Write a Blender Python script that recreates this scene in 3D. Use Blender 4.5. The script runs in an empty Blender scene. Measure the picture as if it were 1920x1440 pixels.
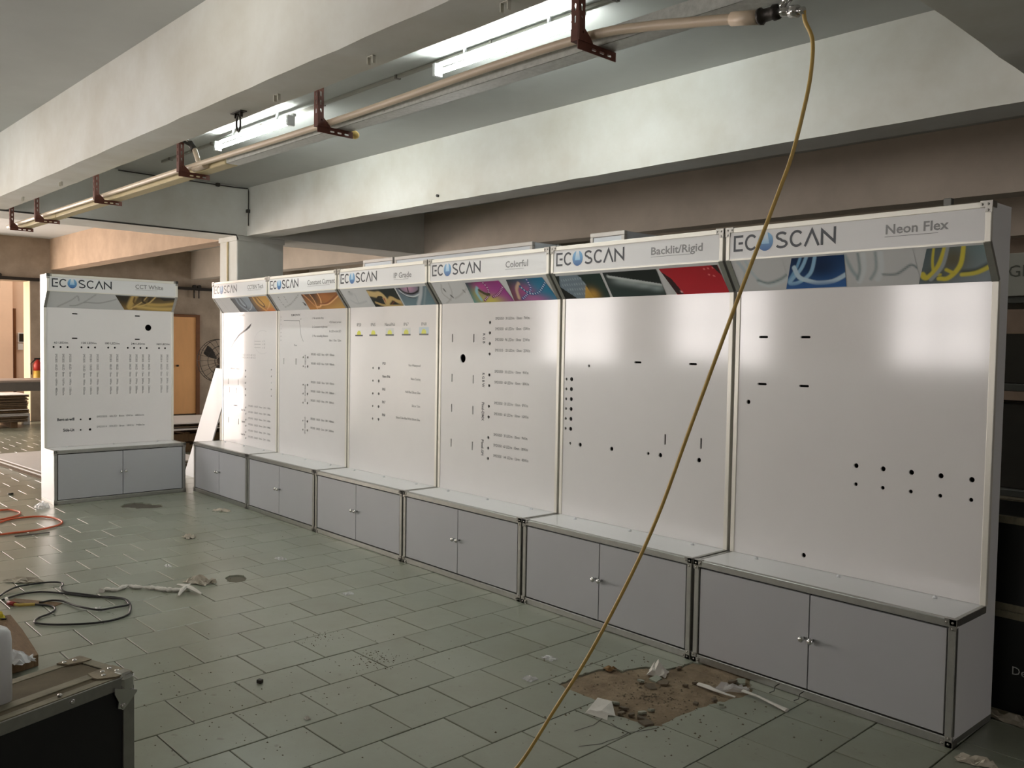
import bpy, math, random
import numpy as np
from mathutils import Vector, Matrix
from mathutils.geometry import delaunay_2d_cdt

sc = bpy.context.scene
COL = sc.collection
random.seed(7)

# ------------------------------------------------------------------ camera
cam_data = bpy.data.cameras.new('camera')
cam_data.sensor_width = 36.0
cam_data.sensor_fit = 'HORIZONTAL'
cam_data.lens = 1630.12 / 1920 * 36.0
cam_data.clip_start = 0.05
cam = bpy.data.objects.new('camera', cam_data)
COL.objects.link(cam)
CR = Vector((0.66755, 0.74438, 0.01668)); CU = Vector((-0.04327, 0.01642, 0.99893)); CF = Vector((-0.74331, 0.66755, -0.04317))
CP = Vector((1.27377, -3.4266, 1.4991))
cam.matrix_world = Matrix(((CR.x, CU.x, -CF.x, CP.x), (CR.y, CU.y, -CF.y, CP.y), (CR.z, CU.z, -CF.z, CP.z), (0, 0, 0, 1)))
sc.camera = cam

# ------------------------------------------------------------------ world, exposure
sc.view_settings.view_transform = 'Standard'
sc.view_settings.look = 'None'
sc.view_settings.gamma = 1.0
sc.view_settings.use_curve_mapping = False
sc.view_settings.exposure = 0.0
try:
    sc.cycles.use_denoising = True
    sc.cycles.max_bounces = 7
    sc.cycles.diffuse_bounces = 4
    sc.cycles.use_adaptive_sampling = True
    sc.cycles.adaptive_threshold = 0.03
except Exception:
    pass
world = bpy.data.worlds.new('world'); sc.world = world
world.use_nodes = True
bg = world.node_tree.nodes['Background']
bg.inputs[0].default_value = (1.0, 0.86, 0.72, 1)
bg.inputs[1].default_value = 2.2

# light levels
TUBE_STRENGTH = 126.0
WINDOW_STRENGTH = 14.5
BAY_TUBE_STRENGTH = 14.0
SUN_STRENGTH = 0.0

# building frame: the hall stands turned a little against the row of stands
TH = 0.0265
OX, OY = -1.752, -1.478
cT, sT = math.cos(TH), math.sin(TH)
def bw(X, Y, z=0.0):
    return Vector((OX + cT * X - sT * Y, OY + sT * X + cT * Y, z))
ZB, ZC = 2.75, 3.31            # beam undersides, ceiling

# area lamps added as daylight: two in the far wall's opening, one in the yard
def doorway_light(name, X, Y, z, w, h, turn, watts, rgb):
    l = bpy.data.lights.new(name, 'AREA'); l.shape = 'RECTANGLE'; l.size = w; l.size_y = h; l.energy = watts; l.color = rgb
    o = bpy.data.objects.new(name, l); COL.objects.link(o); o.location = bw(X, Y, z); o.rotation_euler = (math.radians(90), 0, TH + turn)
doorway_light('corner_doorway_daylight', -14.55, -3.75, 1.25, 1.5, 2.4, -math.pi / 2 + 0.35, 205.0, (1.0, 0.89, 0.81))
doorway_light('far_doorway_daylight', -14.55, -0.9, 1.25, 3.8, 2.4, -math.pi / 2, 430.0, (1.0, 0.85, 0.79))
doorway_light('yard_daylight', -15.6, -1.6, 1.6, 1.6, 2.4, 0.0, 150.0, (1.0, 0.80, 0.62))

# ------------------------------------------------------------------ materials
def lin(c):
    return tuple(((v / 255) / 12.92 if v / 255 <= 0.04045 else ((v / 255 + 0.055) / 1.055) ** 2.4) for v in c)
MATS = {}
def mat(name, rgb, rough=0.6, metal=0.0, spec=0.5, var=0.0, scale=8.0, bump=0.0, bscale=40.0, emit=None, estr=0.0, alpha=None, trans=0.0, dark=None, stretch=None, coat=0.0):
    """procedural principled material; rgb is sRGB 0-255; var mixes towards a darker/other tone by noise"""
    if name in MATS: return MATS[name]
    m = bpy.data.materials.new(name); m.use_nodes = True
    nt = m.node_tree; b = nt.nodes['Principled BSDF']
    c = lin(rgb)
    b.inputs['Base Color'].default_value = (*c, 1)
    b.inputs['Roughness'].default_value = rough
    b.inputs['Metallic'].default_value = metal
    b.inputs['Specular IOR Level'].default_value = spec
    if coat: b.inputs['Coat Weight'].default_value = coat
    if trans: b.inputs['Transmission Weight'].default_value = trans
    if emit:
        b.inputs['Emission Color'].default_value = (*lin(emit), 1); b.inputs['Emission Strength'].default_value = estr
    if alpha is not None: b.inputs['Alpha'].default_value = alpha
    if var or bump:
        tc = nt.nodes.new('ShaderNodeNewGeometry')
        mp = nt.nodes.new('ShaderNodeMapping'); nt.links.new(tc.outputs['Position'], mp.inputs['Vector'])
        if stretch: mp.inputs['Scale'].default_value = stretch
    if var:
        n = nt.nodes.new('ShaderNodeTexNoise'); n.inputs['Scale'].default_value = scale; n.inputs['Detail'].default_value = 6; n.inputs['Roughness'].default_value = 0.65
        nt.links.new(mp.outputs[0], n.inputs['Vector'])
        r = nt.nodes.new('ShaderNodeValToRGB'); r.color_ramp.elements[0].position = 0.32; r.color_ramp.elements[1].position = 0.68
        d = lin(dark) if dark else tuple(v * (1 - var) for v in c)
        r.color_ramp.elements[0].color = (*d, 1); r.color_ramp.elements[1].color = (*c, 1)
        nt.links.new(n.outputs['Fac'], r.inputs['Fac']); nt.links.new(r.outputs['Color'], b.inputs['Base Color'])
    if bump:
        n2 = nt.nodes.new('ShaderNodeTexNoise'); n2.inputs['Scale'].default_value = bscale; n2.inputs['Detail'].default_value = 4
        nt.links.new(mp.outputs[0], n2.inputs['Vector'])
        bp = nt.nodes.new('ShaderNodeBump'); bp.inputs['Strength'].default_value = bump; bp.inputs['Distance'].default_value = 0.01
        nt.links.new(n2.outputs['Fac'], bp.inputs['Height']); nt.links.new(bp.outputs[0], b.inputs['Normal'])
    MATS[name] = m
    return m

M_LAM = mat('white_laminate', (226, 226, 226), 0.3, var=0.03, scale=3, coat=0.0)
M_DOOR = mat('grey_white_door', (184, 186, 190), 0.5, var=0.03, scale=3)
M_ALU = mat('brushed_aluminium', (170, 170, 165), 0.38, metal=0.85, var=0.12, scale=30)
M_ALU_W = mat('pale_anodised_strip', (226, 223, 213), 0.4, metal=0.3)
M_BRK = mat('shiny_corner_steel', (158, 156, 150), 0.32, metal=0.8)
M_CHROME = mat('worn_chrome', (214, 214, 212), 0.16, metal=0.85)
M_SHADE = mat('interior_shade_black', (30, 30, 30), 0.8)  # shade put into the colour so drilled holes and door gaps read black
M_PLASTER = mat('limewashed_plaster', (217, 218, 213), 0.85, var=0.1, dark=(198, 195, 184), scale=1.1, bump=0.12, bscale=9)
M_CEIL = mat('ceiling_plaster', (186, 189, 186), 0.9, var=0.10, scale=1.1, bump=0.15, bscale=7)
M_BWALL = mat('stained_back_wall', (150, 136, 122), 0.9, var=0.25, scale=2.2, bump=0.2, bscale=10)
M_FARWALL = mat('worn_far_wall', (176, 160, 142), 0.9, var=0.3, scale=2.6, bump=0.2, bscale=10)
M_PINK = mat('pink_yard_wall', (228, 200, 178), 0.9, var=0.08, scale=2.0)
M_JAMB = mat('sunlit_cream_jamb', (240, 226, 198), 0.9, var=0.08, scale=5)
M_CONC = mat('mortar_bed', (92, 88, 76), 0.95, var=0.3, scale=30)
M_SAND = mat('sand_bed', (146, 130, 106), 0.95, var=0.4, scale=9, dark=(108, 90, 68), bump=0.7, bscale=60)
M_RUST = mat('red_primer_steel', (104, 58, 44), 0.6, metal=0.1, var=0.3, scale=30)
M_PVC = mat('aged_pvc_pipe', (208, 190, 166), 0.4, var=0.12, scale=6)
M_GALV = mat('galvanised_sheet', (196, 198, 192), 0.4, metal=0.45, var=0.25, scale=45)
M_BROWN = mat('brown_plaster', (184, 160, 136), 0.9, var=0.26, scale=1.8, bump=0.15, bscale=9)
M_STAIN2 = mat('dull_stained_plaster', (188, 178, 164), 0.9, var=0.2, scale=1.4, bump=0.15, bscale=9)
M_CREAM = mat('cream_trunking', (196, 180, 138), 0.55, var=0.15, scale=5)
M_HOSE_Y = mat('yellow_air_hose', (196, 164, 88), 0.45, var=0.15, scale=10)
M_HOSE_O = mat('orange_hose', (206, 92, 52), 0.45)
M_HOSE_B = mat('black_rubber', (22, 22, 22), 0.45)
M_BLACK = mat('black_laminate', (16, 16, 17), 0.55)
M_BRASS = mat('brass_fitting', (150, 130, 90), 0.35, metal=0.9)
M_WOOD = mat('rough_plywood', (122, 96, 66), 0.85, var=0.35, scale=10, bump=0.5, bscale=35, stretch=(1, 6, 1))
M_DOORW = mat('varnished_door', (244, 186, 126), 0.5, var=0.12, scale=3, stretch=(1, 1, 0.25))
M_FRAMEW = mat('brown_frame', (122, 78, 42), 0.6, var=0.2, scale=8)
M_DUSTTOP = mat('dusty_case_lid', (112, 100, 78), 0.85, var=0.2, scale=22)
M_DUSTALU = mat('dusty_aluminium', (150, 143, 122), 0.55, metal=0.4, var=0.35, scale=14, stretch=(3, 1, 1))
M_WHITEP = mat('white_plastic', (226, 228, 230), 0.35)
M_RAG = mat('white_cloth', (216, 213, 205), 0.9, var=0.15, scale=20)
M_FILM = mat('clear_plastic_film', (236, 236, 236), 0.2, alpha=0.45)
M_PAPER = mat('dusty_paper', (196, 188, 172), 0.9, var=0.3, scale=18)
M_YELLOW = mat('yellow_cloth', (206, 190, 60), 0.8, var=0.2, scale=20)
M_RED = mat('red_enamel', (170, 44, 34), 0.4)
M_STEEL_D = mat('dark_steel', (52, 48, 44), 0.5, metal=0.5)
M_GREYST = mat('grey_steel_table', (120, 114, 108), 0.5, metal=0.3, var=0.2, scale=6)
M_BOARD = mat('stacked_board', (128, 110, 90), 0.85, var=0.3, scale=12)
M_BOARD_W = mat('white_sheet', (232, 228, 226), 0.5, var=0.06, scale=3)
M_PANELW = mat('white_leaning_sheet', (236, 238, 240), 0.45)
M_SHELF = mat('shelf_steel', (104, 102, 96), 0.5, metal=0.2)
M_BOX = mat('dark_carton', (64, 58, 50), 0.85, var=0.2, scale=8)
M_WIRE = mat('dark_wire', (46, 44, 40), 0.6)
M_FAN = mat('fan_grey', (58, 54, 50), 0.5, metal=0.3)
M_PANE = mat('window_daylight', (255, 255, 255), 0.5, emit=(255, 248, 245), estr=WINDOW_STRENGTH)
M_TUBE = mat('lit_tube', (255, 255, 255), 0.4, emit=(249, 255, 250), estr=TUBE_STRENGTH)
M_TUBE2 = mat('added_bay_tube', (255, 255, 255), 0.4, emit=(255, 252, 240), estr=BAY_TUBE_STRENGTH)
M_SHARD = mat('broken_tile', (104, 92, 74), 0.8, var=0.3, scale=40)

# floor tile: grey green glazed tile, tint per tile, dirt by noise with its own shape
def tile_material():
    m = bpy.data.materials.new('grey_green_tile'); m.use_nodes = True
    nt = m.node_tree; b = nt.nodes['Principled BSDF']; N = nt.nodes.new; L = nt.links.new
    geo = N('ShaderNodeNewGeometry'); oi = N('ShaderNodeObjectInfo')
    add = N('ShaderNodeMath'); add.operation = 'ADD'; L(oi.outputs['Random'], add.inputs[0]); L(geo.outputs['Random Per Island'], add.inputs[1])
    fr = N('ShaderNodeMath'); fr.operation = 'FRACT'; L(add.outputs[0], fr.inputs[0])
    base = N('ShaderNodeValToRGB'); e = base.color_ramp.elements
    e[0].color = (*lin((134, 139, 124)), 1); e[1].color = (*lin((148, 153, 138)), 1); L(fr.outputs[0], base.inputs['Fac'])
    n = N('ShaderNodeTexNoise'); n.inputs['Scale'].default_value = 1.3; n.inputs['Detail'].default_value = 8; n.inputs['Roughness'].default_value = 0.7; L(geo.outputs['Position'], n.inputs['Vector'])
    r = N('ShaderNodeValToRGB'); r.color_ramp.elements[0].position = 0.42; r.color_ramp.elements[1].position = 0.72
    r.color_ramp.elements[0].color = (0, 0, 0, 1); r.color_ramp.elements[1].color = (0.42, 0.42, 0.42, 1); L(n.outputs['Fac'], r.inputs['Fac'])
    mx = N('ShaderNodeMix'); mx.data_type = 'RGBA'; L(r.outputs['Color'], mx.inputs['Factor']); L(base.outputs['Color'], mx.inputs[6]); mx.inputs[7].default_value = (*lin((112, 104, 80)), 1)
    n2 = N('ShaderNodeTexNoise'); n2.inputs['Scale'].default_value = 22; n2.inputs['Detail'].default_value = 5; L(geo.outputs['Position'], n2.inputs['Vector'])
    r2 = N('ShaderNodeValToRGB'); r2.color_ramp.elements[0].position = 0.66; r2.color_ramp.elements[1].position = 0.76
    r2.color_ramp.elements[0].color = (0, 0, 0, 1); r2.color_ramp.elements[1].color = (0.5, 0.5, 0.5, 1); L(n2.outputs['Fac'], r2.inputs['Fac'])
    mx2 = N('ShaderNodeMix'); mx2.data_type = 'RGBA'; L(r2.outputs['Color'], mx2.inputs['Factor']); L(mx.outputs[2], mx2.inputs[6]); mx2.inputs[7].default_value = (*lin((86, 78, 60)), 1)
    n3 = N('ShaderNodeTexNoise'); n3.inputs['Scale'].default_value = 75; n3.inputs['Detail'].default_value = 3; L(geo.outputs['Position'], n3.inputs['Vector'])
    r3 = N('ShaderNodeValToRGB'); r3.color_ramp.elements[0].position = 0.70; r3.color_ramp.elements[1].position = 0.76
    r3.color_ramp.elements[0].color = (0, 0, 0, 1); r3.color_ramp.elements[1].color = (0.8, 0.8, 0.8, 1); L(n3.outputs['Fac'], r3.inputs['Fac'])
    mx3 = N('ShaderNodeMix'); mx3.data_type = 'RGBA'; L(r3.outputs['Color'], mx3.inputs['Factor']); L(mx2.outputs[2], mx3.inputs[6]); mx3.inputs[7].default_value = (*lin((66, 58, 44)), 1)
    L(mx3.outputs[2], b.inputs['Base Color'])
    rr = N('ShaderNodeMapRange'); rr.inputs[3].default_value = 0.24; rr.inputs[4].default_value = 0.34; L(n.outputs['Fac'], rr.inputs[0]); L(rr.outputs[0], b.inputs['Roughness'])
    b.inputs['Specular IOR Level'].default_value = 0.5
    return m
M_TILE = tile_material()

def print_material():
    m = bpy.data.materials.new('flat_print'); m.use_nodes = True
    nt = m.node_tree; b = nt.nodes['Principled BSDF']
    a = nt.nodes.new('ShaderNodeAttribute'); a.attribute_name = 'Col'
    nt.links.new(a.outputs['Color'], b.inputs['Base Color']); b.inputs['Roughness'].default_value = 0.4
    return m
M_PRINT = print_material()

# ------------------------------------------------------------------ mesh helpers
class MB:
    def __init__(s): s.v = []; s.f = []; s.sm = []
    def add(s, vs, fs, smooth=False):
        o = len(s.v); s.v += [tuple(v) for v in vs]; s.f += [tuple(i + o for i in f) for f in fs]; s.sm += [smooth] * len(fs)
        return s
    def box(s, x0, x1, y0, y1, z0, z1, b=0.0):
        if b <= 0:
            vs = [(x, y, z) for z in (z0, z1) for y in (y0, y1) for x in (x0, x1)]
            return s.add(vs, [(0, 2, 3, 1), (4, 5, 7, 6), (0, 1, 5, 4), (2, 6, 7, 3), (0, 4, 6, 2), (1, 3, 7, 5)])
        vs = []; idx = {}
        for k, z in enumerate((z0, z1)):
            for j, y in enumerate((y0, y1)):
                for i, x in enumerate((x0, x1)):
                    dx, dy, dz = (b if i == 0 else -b), (b if j == 0 else -b), (b if k == 0 else -b)
                    for ax, p in ((0, (x, y + dy, z + dz)), (1, (x + dx, y, z + dz)), (2, (x + dx, y + dy, z))):
                        idx[(i, j, k, ax)] = len(vs); vs.append(p)
        g = lambda i, j, k, a: idx[(i, j, k, a)]
        fs = []
        for i in (0, 1): fs.append([g(i, 0, 0, 0), g(i, 1, 0, 0), g(i, 1, 1, 0), g(i, 0, 1, 0)][::(1 if i else -1)])
        for j in (0, 1): fs.append([g(0, j, 0, 1), g(1, j, 0, 1), g(1, j, 1, 1), g(0, j, 1, 1)][::(-1 if j else 1)])
        for k in (0, 1): fs.append([g(0, 0, k, 2), g(1, 0, k, 2), g(1, 1, k, 2), g(0, 1, k, 2)][::(1 if k else -1)])
        for i in (0, 1):
            for j in (0, 1): fs.append([g(i, j, 0, 0), g(i, j, 1, 0), g(i, j, 1, 1), g(i, j, 0, 1)])
        for i in (0, 1):
            for k in (0, 1): fs.append([g(i, 0, k, 0), g(i, 1, k, 0), g(i, 1, k, 2), g(i, 0, k, 2)])
        for j in (0, 1):
            for k in (0, 1): fs.append([g(0, j, k, 1), g(1, j, k, 1), g(1, j, k, 2), g(0, j, k, 2)])
        for i in (0, 1):
            for j in (0, 1):
                for k in (0, 1): fs.append([g(i, j, k, 0), g(i, j, k, 1), g(i, j, k, 2)])
        return s.add(vs, fs)
    def tube(s, pts, r, n=8, caps=True, smooth=True, flat=1.0):
        pts = [Vector(p) for p in pts]; m = len(pts); vs = []; fs = []
        rr = r if isinstance(r, (list, tuple)) else [r] * m
        up = Vector((0, 0, 1)); prev = None
        for i, p in enumerate(pts):
            t = (pts[min(i + 1, m - 1)] - pts[max(i - 1, 0)])
            t = t.normalized() if t.length > 1e-9 else Vector((1, 0, 0))
            if prev is None:
                a = t.cross(up) if abs(t.dot(up)) < 0.95 else t.cross(Vector((1, 0, 0)))
            else:
                a = prev - t * prev.dot(t)
            a = a.normalized(); prev = a; b2 = a.cross(t)
            for k in range(n):
                w = 2 * math.pi * k / n
                vs.append(p + a * (math.cos(w) * rr[i]) + b2 * (math.sin(w) * rr[i] * flat))
        for i in range(m - 1):
            for k in range(n):
                fs.append((i * n + k, i * n + (k + 1) % n, (i + 1) * n + (k + 1) % n, (i + 1) * n + k))
        s.add(vs, fs, smooth)
        if caps:
            o = len(s.v) - m * n
            s.f.append(tuple(o + k for k in range(n))[::-1]); s.sm.append(False)
            s.f.append(tuple(o + (m - 1) * n + k for k in range(n))); s.sm.append(False)
        return s
    def cyl(s, p0, p1, r, n=16, r1=None, smooth=True):
        return s.tube([p0, p1], [r, r if r1 is None else r1], n, True, smooth)
    def lathe(s, prof, n=20, axis='z', at=(0, 0, 0), smooth=True):
        vs = []; fs = []
        for (r, h) in prof:
            for k in range(n):
                w = 2 * math.pi * k / n; c, d = r * math.cos(w), r * math.sin(w)
                p = (c, d, h) if axis == 'z' else ((c, h, d) if axis == 'y' else (h, c, d))
                vs.append((p[0] + at[0], p[1] + at[1], p[2] + at[2]))
        for i in range(len(prof) - 1):
            for k in range(n):
                fs.append((i * n + k, i * n + (k + 1) % n, (i + 1) * n + (k + 1) % n, (i + 1) * n + k))
        fs.append(tuple(range(n))[::-1]); fs.append(tuple((len(prof) - 1) * n + k for k in range(n)))
        return s.add(vs, fs, smooth)
    def prism(s, poly, ax, a0, a1):
        """extrude a 2D polygon along axis ax; poly is in the other two axes in xyz order"""
        n = len(poly); vs = []
        for a in (a0, a1):
            for (p, q) in poly:
                vs.append((a, p, q) if ax == 0 else ((p, a, q) if ax == 1 else (p, q, a)))
        fs = [tuple(range(n))[::-1], tuple(range(n, 2 * n))] + [(i, (i + 1) % n, n + (i + 1) % n, n + i) for i in range(n)]
        return s.add(vs, fs)
    def plate(s, outer, holes, fn0, fn1):
        """2D polygon with holes cut out, as a solid between mappings fn0 (front) and fn1 (back)"""
        vs2, tris = cut2d(outer, holes)
        n = len(vs2)
        vs = [fn0(*p) for p in vs2] + [fn1(*p) for p in vs2]
        fs = [t for t in tris] + [tuple(n + i for i in t[::-1]) for t in tris]
        ed = {}
        for t in tris:
            for i in range(3):
                a, b = t[i], t[(i + 1) % 3]
                if (b, a) in ed: del ed[(b, a)]
                else: ed[(a, b)] = 1
        for (a, b) in ed: fs.append((b, a, n + a, n + b))
        return s.add(vs, fs)
    def xf(s, fn, start=0):
        for i in range(start, len(s.v)): s.v[i] = tuple(fn(*s.v[i]))
        return s
    def mesh(s, name):
        me = bpy.data.meshes.new(name); me.from_pydata(s.v, [], s.f); 
        me.polygons.foreach_set('use_smooth', s.sm); me.update()
        return me
    def obj(s, name, m, parent=None, loc=None, rotz=0.0):
        me = s.mesh(name); me.materials.append(m)
        o = bpy.data.objects.new(name, me); COL.objects.link(o)
        if parent is not None: o.parent = parent
        if loc is not None: o.location = loc
        if rotz: o.rotation_euler = (0, 0, rotz)
        return o

def inpoly(p, poly):
    x, y = p; r = False; n = len(poly); j = n - 1
    for i in range(n):
        xi, yi = poly[i]; xj, yj = poly[j]
        if (yi > y) != (yj > y) and x < (xj - xi) * (y - yi) / (yj - yi) + xi: r = not r
        j = i
    return r
def cut2d(outer, holes):
    vs = []; es = []
    for poly in [outer] + list(holes):
        o = len(vs); vs += [Vector(p) for p in poly]; k = len(poly)
        es += [(o + i, o + (i + 1) % k) for i in range(k)]
    out = delaunay_2d_cdt(vs, es, [], 0, 1e-6)
    ov, of = out[0], out[2]
    tris = []
    for f in of:
        c = sum((ov[i] for i in f), Vector((0, 0))) / len(f)
        if inpoly(c, outer) and not any(inpoly(c, h) for h in holes): tris.append(tuple(f))
    return [(v.x, v.y) for v in ov], tris
def circ(x, y, r, n=14, ry=None):
    ry = ry or r
    return [(x + r * math.cos(2 * math.pi * k / n), y + ry * math.sin(2 * math.pi * k / n)) for k in range(n)]
def slot(x, y, w, h):
    r = min(w, h) / 2; a = max(w, h) / 2 - r; pts = []
    for k in range(7):
        t = -math.pi / 2 + math.pi * k / 6; pts.append((a + r * math.cos(t), r * math.sin(t)))
    for k in range(7):
        t = math.pi / 2 + math.pi * k / 6; pts.append((-a + r * math.cos(t), r * math.sin(t)))
    if h > w: pts = [(-q, p) for p, q in pts]
    return [(x + p, y + q) for p, q in pts]
def spline(pts, k=6):
    """Catmull-Rom through points"""
    P = [Vector(p) for p in pts]; out = []
    for i in range(len(P) - 1):
        p0, p1, p2, p3 = P[max(i - 1, 0)], P[i], P[i + 1], P[min(i + 2, len(P) - 1)]
        for j in range(k):
            t = j / k
            out.append(0.5 * ((2 * p1) + (p2 - p0) * t + (2 * p0 - 5 * p1 + 4 * p2 - p3) * t * t + (3 * p1 - p0 - 3 * p2 + p3) * t ** 3))
    out.append(P[-1]); return out

def tag(o, label=None, cat=None, group=None, kind=None):
    if label: o['label'] = label
    if cat: o['category'] = cat
    if group: o['group'] = group
    if kind: o['kind'] = kind
    return o
def thing(name, label, cat, loc=(0, 0, 0), rotz=0.0, group=None):
    o = bpy.data.objects.new(name, None); COL.objects.link(o)
    o.empty_display_size = 0.1; o.location = loc; o.rotation_euler = (0, 0, rotz)
    return tag(o, label, cat, group)
def structure(name, mb, m, parent=None):
    """mesh given in building frame"""
    o = mb.obj(name, m, parent)
    if parent is None:
        o.location = (OX, OY, 0); o.rotation_euler = (0, 0, TH)
        o['kind'] = 'structure'
    return o
def copy_tree(o, parent=None):
    c = o.copy(); COL.objects.link(c); c.parent = parent
    for ch in list(o.children): copy_tree(ch, c)
    return c

# ================================================================== STRUCTURE
XL, XR, YF, YBK = -14.4, 9.0, -5.2, 10.8        # far wall, wall behind the camera, window wall, back wall

def wb(x, y):                                     # world -> building frame
    dx, dy = x - OX, y - OY
    return (cT * dx + sT * dy, -sT * dx + cT * dy)

# ---- floor: slab with every near tile as a piece of its own
floor = structure('floor', MB().box(-17.4, XR + .2, YF - 6.0, YBK + .2, -0.25, -0.012), M_CONC)
HOLE1 = [(-1.402, -0.715), (-1.417, -0.633), (-1.428, -0.518), (-1.405, -0.418), (-1.418, -0.373), (-1.393, -0.367), (-1.331, -0.365), (-1.318, -0.301), (-1.297, -0.238), (-1.226, -0.2), (-1.201, -0.121), (-1.188, -0.02), (-1.1, 0.06), (-0.894, 0.06), (-0.87, -0.03), (-0.808, -0.103), (-0.798, -0.195), (-0.82, -0.263), (-0.844, -0.371), (-0.849, -0.475), (-0.855, -0.557), (-0.85, -0.66), (-0.835, -0.695), (-0.87, -0.736), (-0.889, -0.742), (-0.954, -0.749), (-1.008, -0.76), (-1.059, -0.748), (-1.119, -0.704), (-1.19, -0.71), (-1.286, -0.714)]
HOLE2 = [(-6.826, -0.854), (-6.953, -0.783), (-6.986, -0.679), (-6.937, -0.612), (-6.859, -0.607), (-6.721, -0.52), (-6.608, -0.561), (-6.607, -0.654), (-6.663, -0.756), (-6.767, -0.802)]
HOLE3 = [(-3.992, -1.118), (-4.031, -1.075), (-4.018, -1.027), (-3.973, -1.0), (-3.899, -1.016), (-3.849, -1.051), (-3.849, -1.103), (-3.888, -1.138)]
def ragged(h, amp, seed):
    Rg = random.Random(seed); out = []
    for i, (x, y) in enumerate(h):
        x2, y2 = h[(i + 1) % len(h)]; out.append((x, y)); n = int(math.hypot(x2 - x, y2 - y) / .028)
        for k in range(1, n + 1):
            f = k / (n + 1); out.append((x + (x2 - x) * f + Rg.uniform(-amp, amp), y + (y2 - y) * f + Rg.uniform(-amp, amp)))
    return out
HOLES = [[wb(*p) for p in ragged(h, a, s)] for h, a, s in ((HOLE1, .009, 1), (HOLE2, .012, 2), (HOLE3, .003, 3))]
PX, PY, JN, TT = 0.2982, 0.3055, 0.0045, 0.0115
def tile_mb(x0, x1, y0, y1, mb=None):
    mb = mb or MB(); c = 0.002
    vs = [(x0, y0, -TT), (x1, y0, -TT), (x1, y1, -TT), (x0, y1, -TT), (x0, y0, -c), (x1, y0, -c), (x1, y1, -c), (x0, y1, -c),
          (x0 + c, y0 + c, 0), (x1 - c, y0 + c, 0), (x1 - c, y1 - c, 0), (x0 + c, y1 - c, 0)]
    fs = [(8, 9, 10, 11)] + [(a, (a + 1) % 4, 4 + (a + 1) % 4, 4 + a) for a in range(4)] + [(4 + a, 4 + (a + 1) % 4, 8 + (a + 1) % 4, 8 + a) for a in range(4)]
    return mb.add(vs, fs)
cands = []; others = []; cut_tiles = []
for i in range(-48, 30):
    off = 0.0 if i % 2 == 0 else 0.155
    for j in range(-17, 36):
        x0, y0 = i * PX, j * PY + off
        xc, yc = x0 + PX / 2, y0 + PY / 2
        if not (XL + .1 < xc < XR - .1 and YF + .1 < yc < YBK - .1): continue
        rect = (x0 + JN / 2, x0 + PX - JN / 2, y0 + JN / 2, y0 + PY - JN / 2)
        hit = None
        for h in HOLES:
            hx = [p[0] for p in h]; hy = [p[1] for p in h]
            if rect[0] < max(hx) and rect[1] > min(hx) and rect[2] < max(hy) and rect[3] > min(hy): hit = h
        if hit: cut_tiles.append((rect, hit)); continue
        w = bw(xc, yc); d = w - CP; zz = d.dot(CF)
        seen = False
        if zz > 0.3:
            px = 960 + 1630.12 * d.dot(CR) / zz; py = 720 - 1630.12 * d.dot(CU) / zz
            seen = -60 < px < 1980 and py < 1520 and not (-7.35 < w.x < 0.0 and w.y > 0.08) and not (w.x < -7.3 and -1.2 < w.y) and not (w.x < 0.1 and w.y > 0.3)
        if seen: cands.append((zz ** 3, rect))
        else: others.append(rect)
cands.sort(key=lambda t: t[0])
near = [r for _, r in cands[:270]]; others += [r for _, r in cands[270:]]
hw, hh = (PX - JN) / 2, (PY - JN) / 2
tile_me = tile_mb(-hw, hw, -hh, hh).mesh('tile'); tile_me.materials.append(M_TILE)
rt = random.Random(3)
for r in near:
    o = bpy.data.objects.new('tile', tile_me); COL.objects.link(o); o.parent = floor
    o.location = ((r[0] + r[1]) / 2, (r[2] + r[3]) / 2, rt.uniform(-0.0012, 0.0008)); o.rotation_euler = (0, 0, rt.uniform(-0.004, 0.004))
for r, h in cut_tiles:
    mb = MB().plate([(r[0], r[2]), (r[1], r[2]), (r[1], r[3]), (r[0], r[3])], [h], lambda u, v: (u, v, 0.0), lambda u, v: (u, v, -TT))
    if mb.f: mb.obj('tile', M_TILE, floor)
rest = MB()
for r in others: tile_mb(*r, mb=rest)
tag(rest.obj('far_tiles', M_TILE, floor), 'more of the same floor tiles farther off', kind='stuff')
# sand laid bare where tiles are broken out
def sand(h, seed, top, m):
    hx = [p[0] for p in h]; hy = [p[1] for p in h]
    x0, x1, y0, y1 = min(hx) - .03, max(hx) + .03, min(hy) - .03, max(hy) + .03
    nx, ny = max(8, int((x1 - x0) / .018)), max(8, int((y1 - y0) / .018)); R = random.Random(seed); vs = []; fs = []
    g = np.array([[R.random() for _ in range(ny + 1)] for _ in range(nx + 1)])
    for _ in range(2): g = (g + np.roll(g, 1, 0) + np.roll(g, -1, 0) + np.roll(g, 1, 1) + np.roll(g, -1, 1)) / 5
    for i in range(nx + 1):
        for j in range(ny + 1):
            x, y = x0 + (x1 - x0) * i / nx, y0 + (y1 - y0) * j / ny
            ins = 1.0 if inpoly((x, y), h) else 0.0
            vs.append((x, y, -0.0116 + ins * top * float(g[i, j])))
    for i in range(nx):
        for j in range(ny): a = i * (ny + 1) + j; fs.append((a, a + ny + 1, a + ny + 2, a + 1))
    return MB().add(vs, fs, True).obj('sand_bed', m, floor)
sand(HOLES[0], 1, 0.012, M_SAND)
sand(HOLES[1], 2, 0.008, M_CONC)
sand(HOLES[2], 3, 0.004, mat('grey_screed', (104, 100, 86), 0.95, var=0.1, scale=30))

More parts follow.
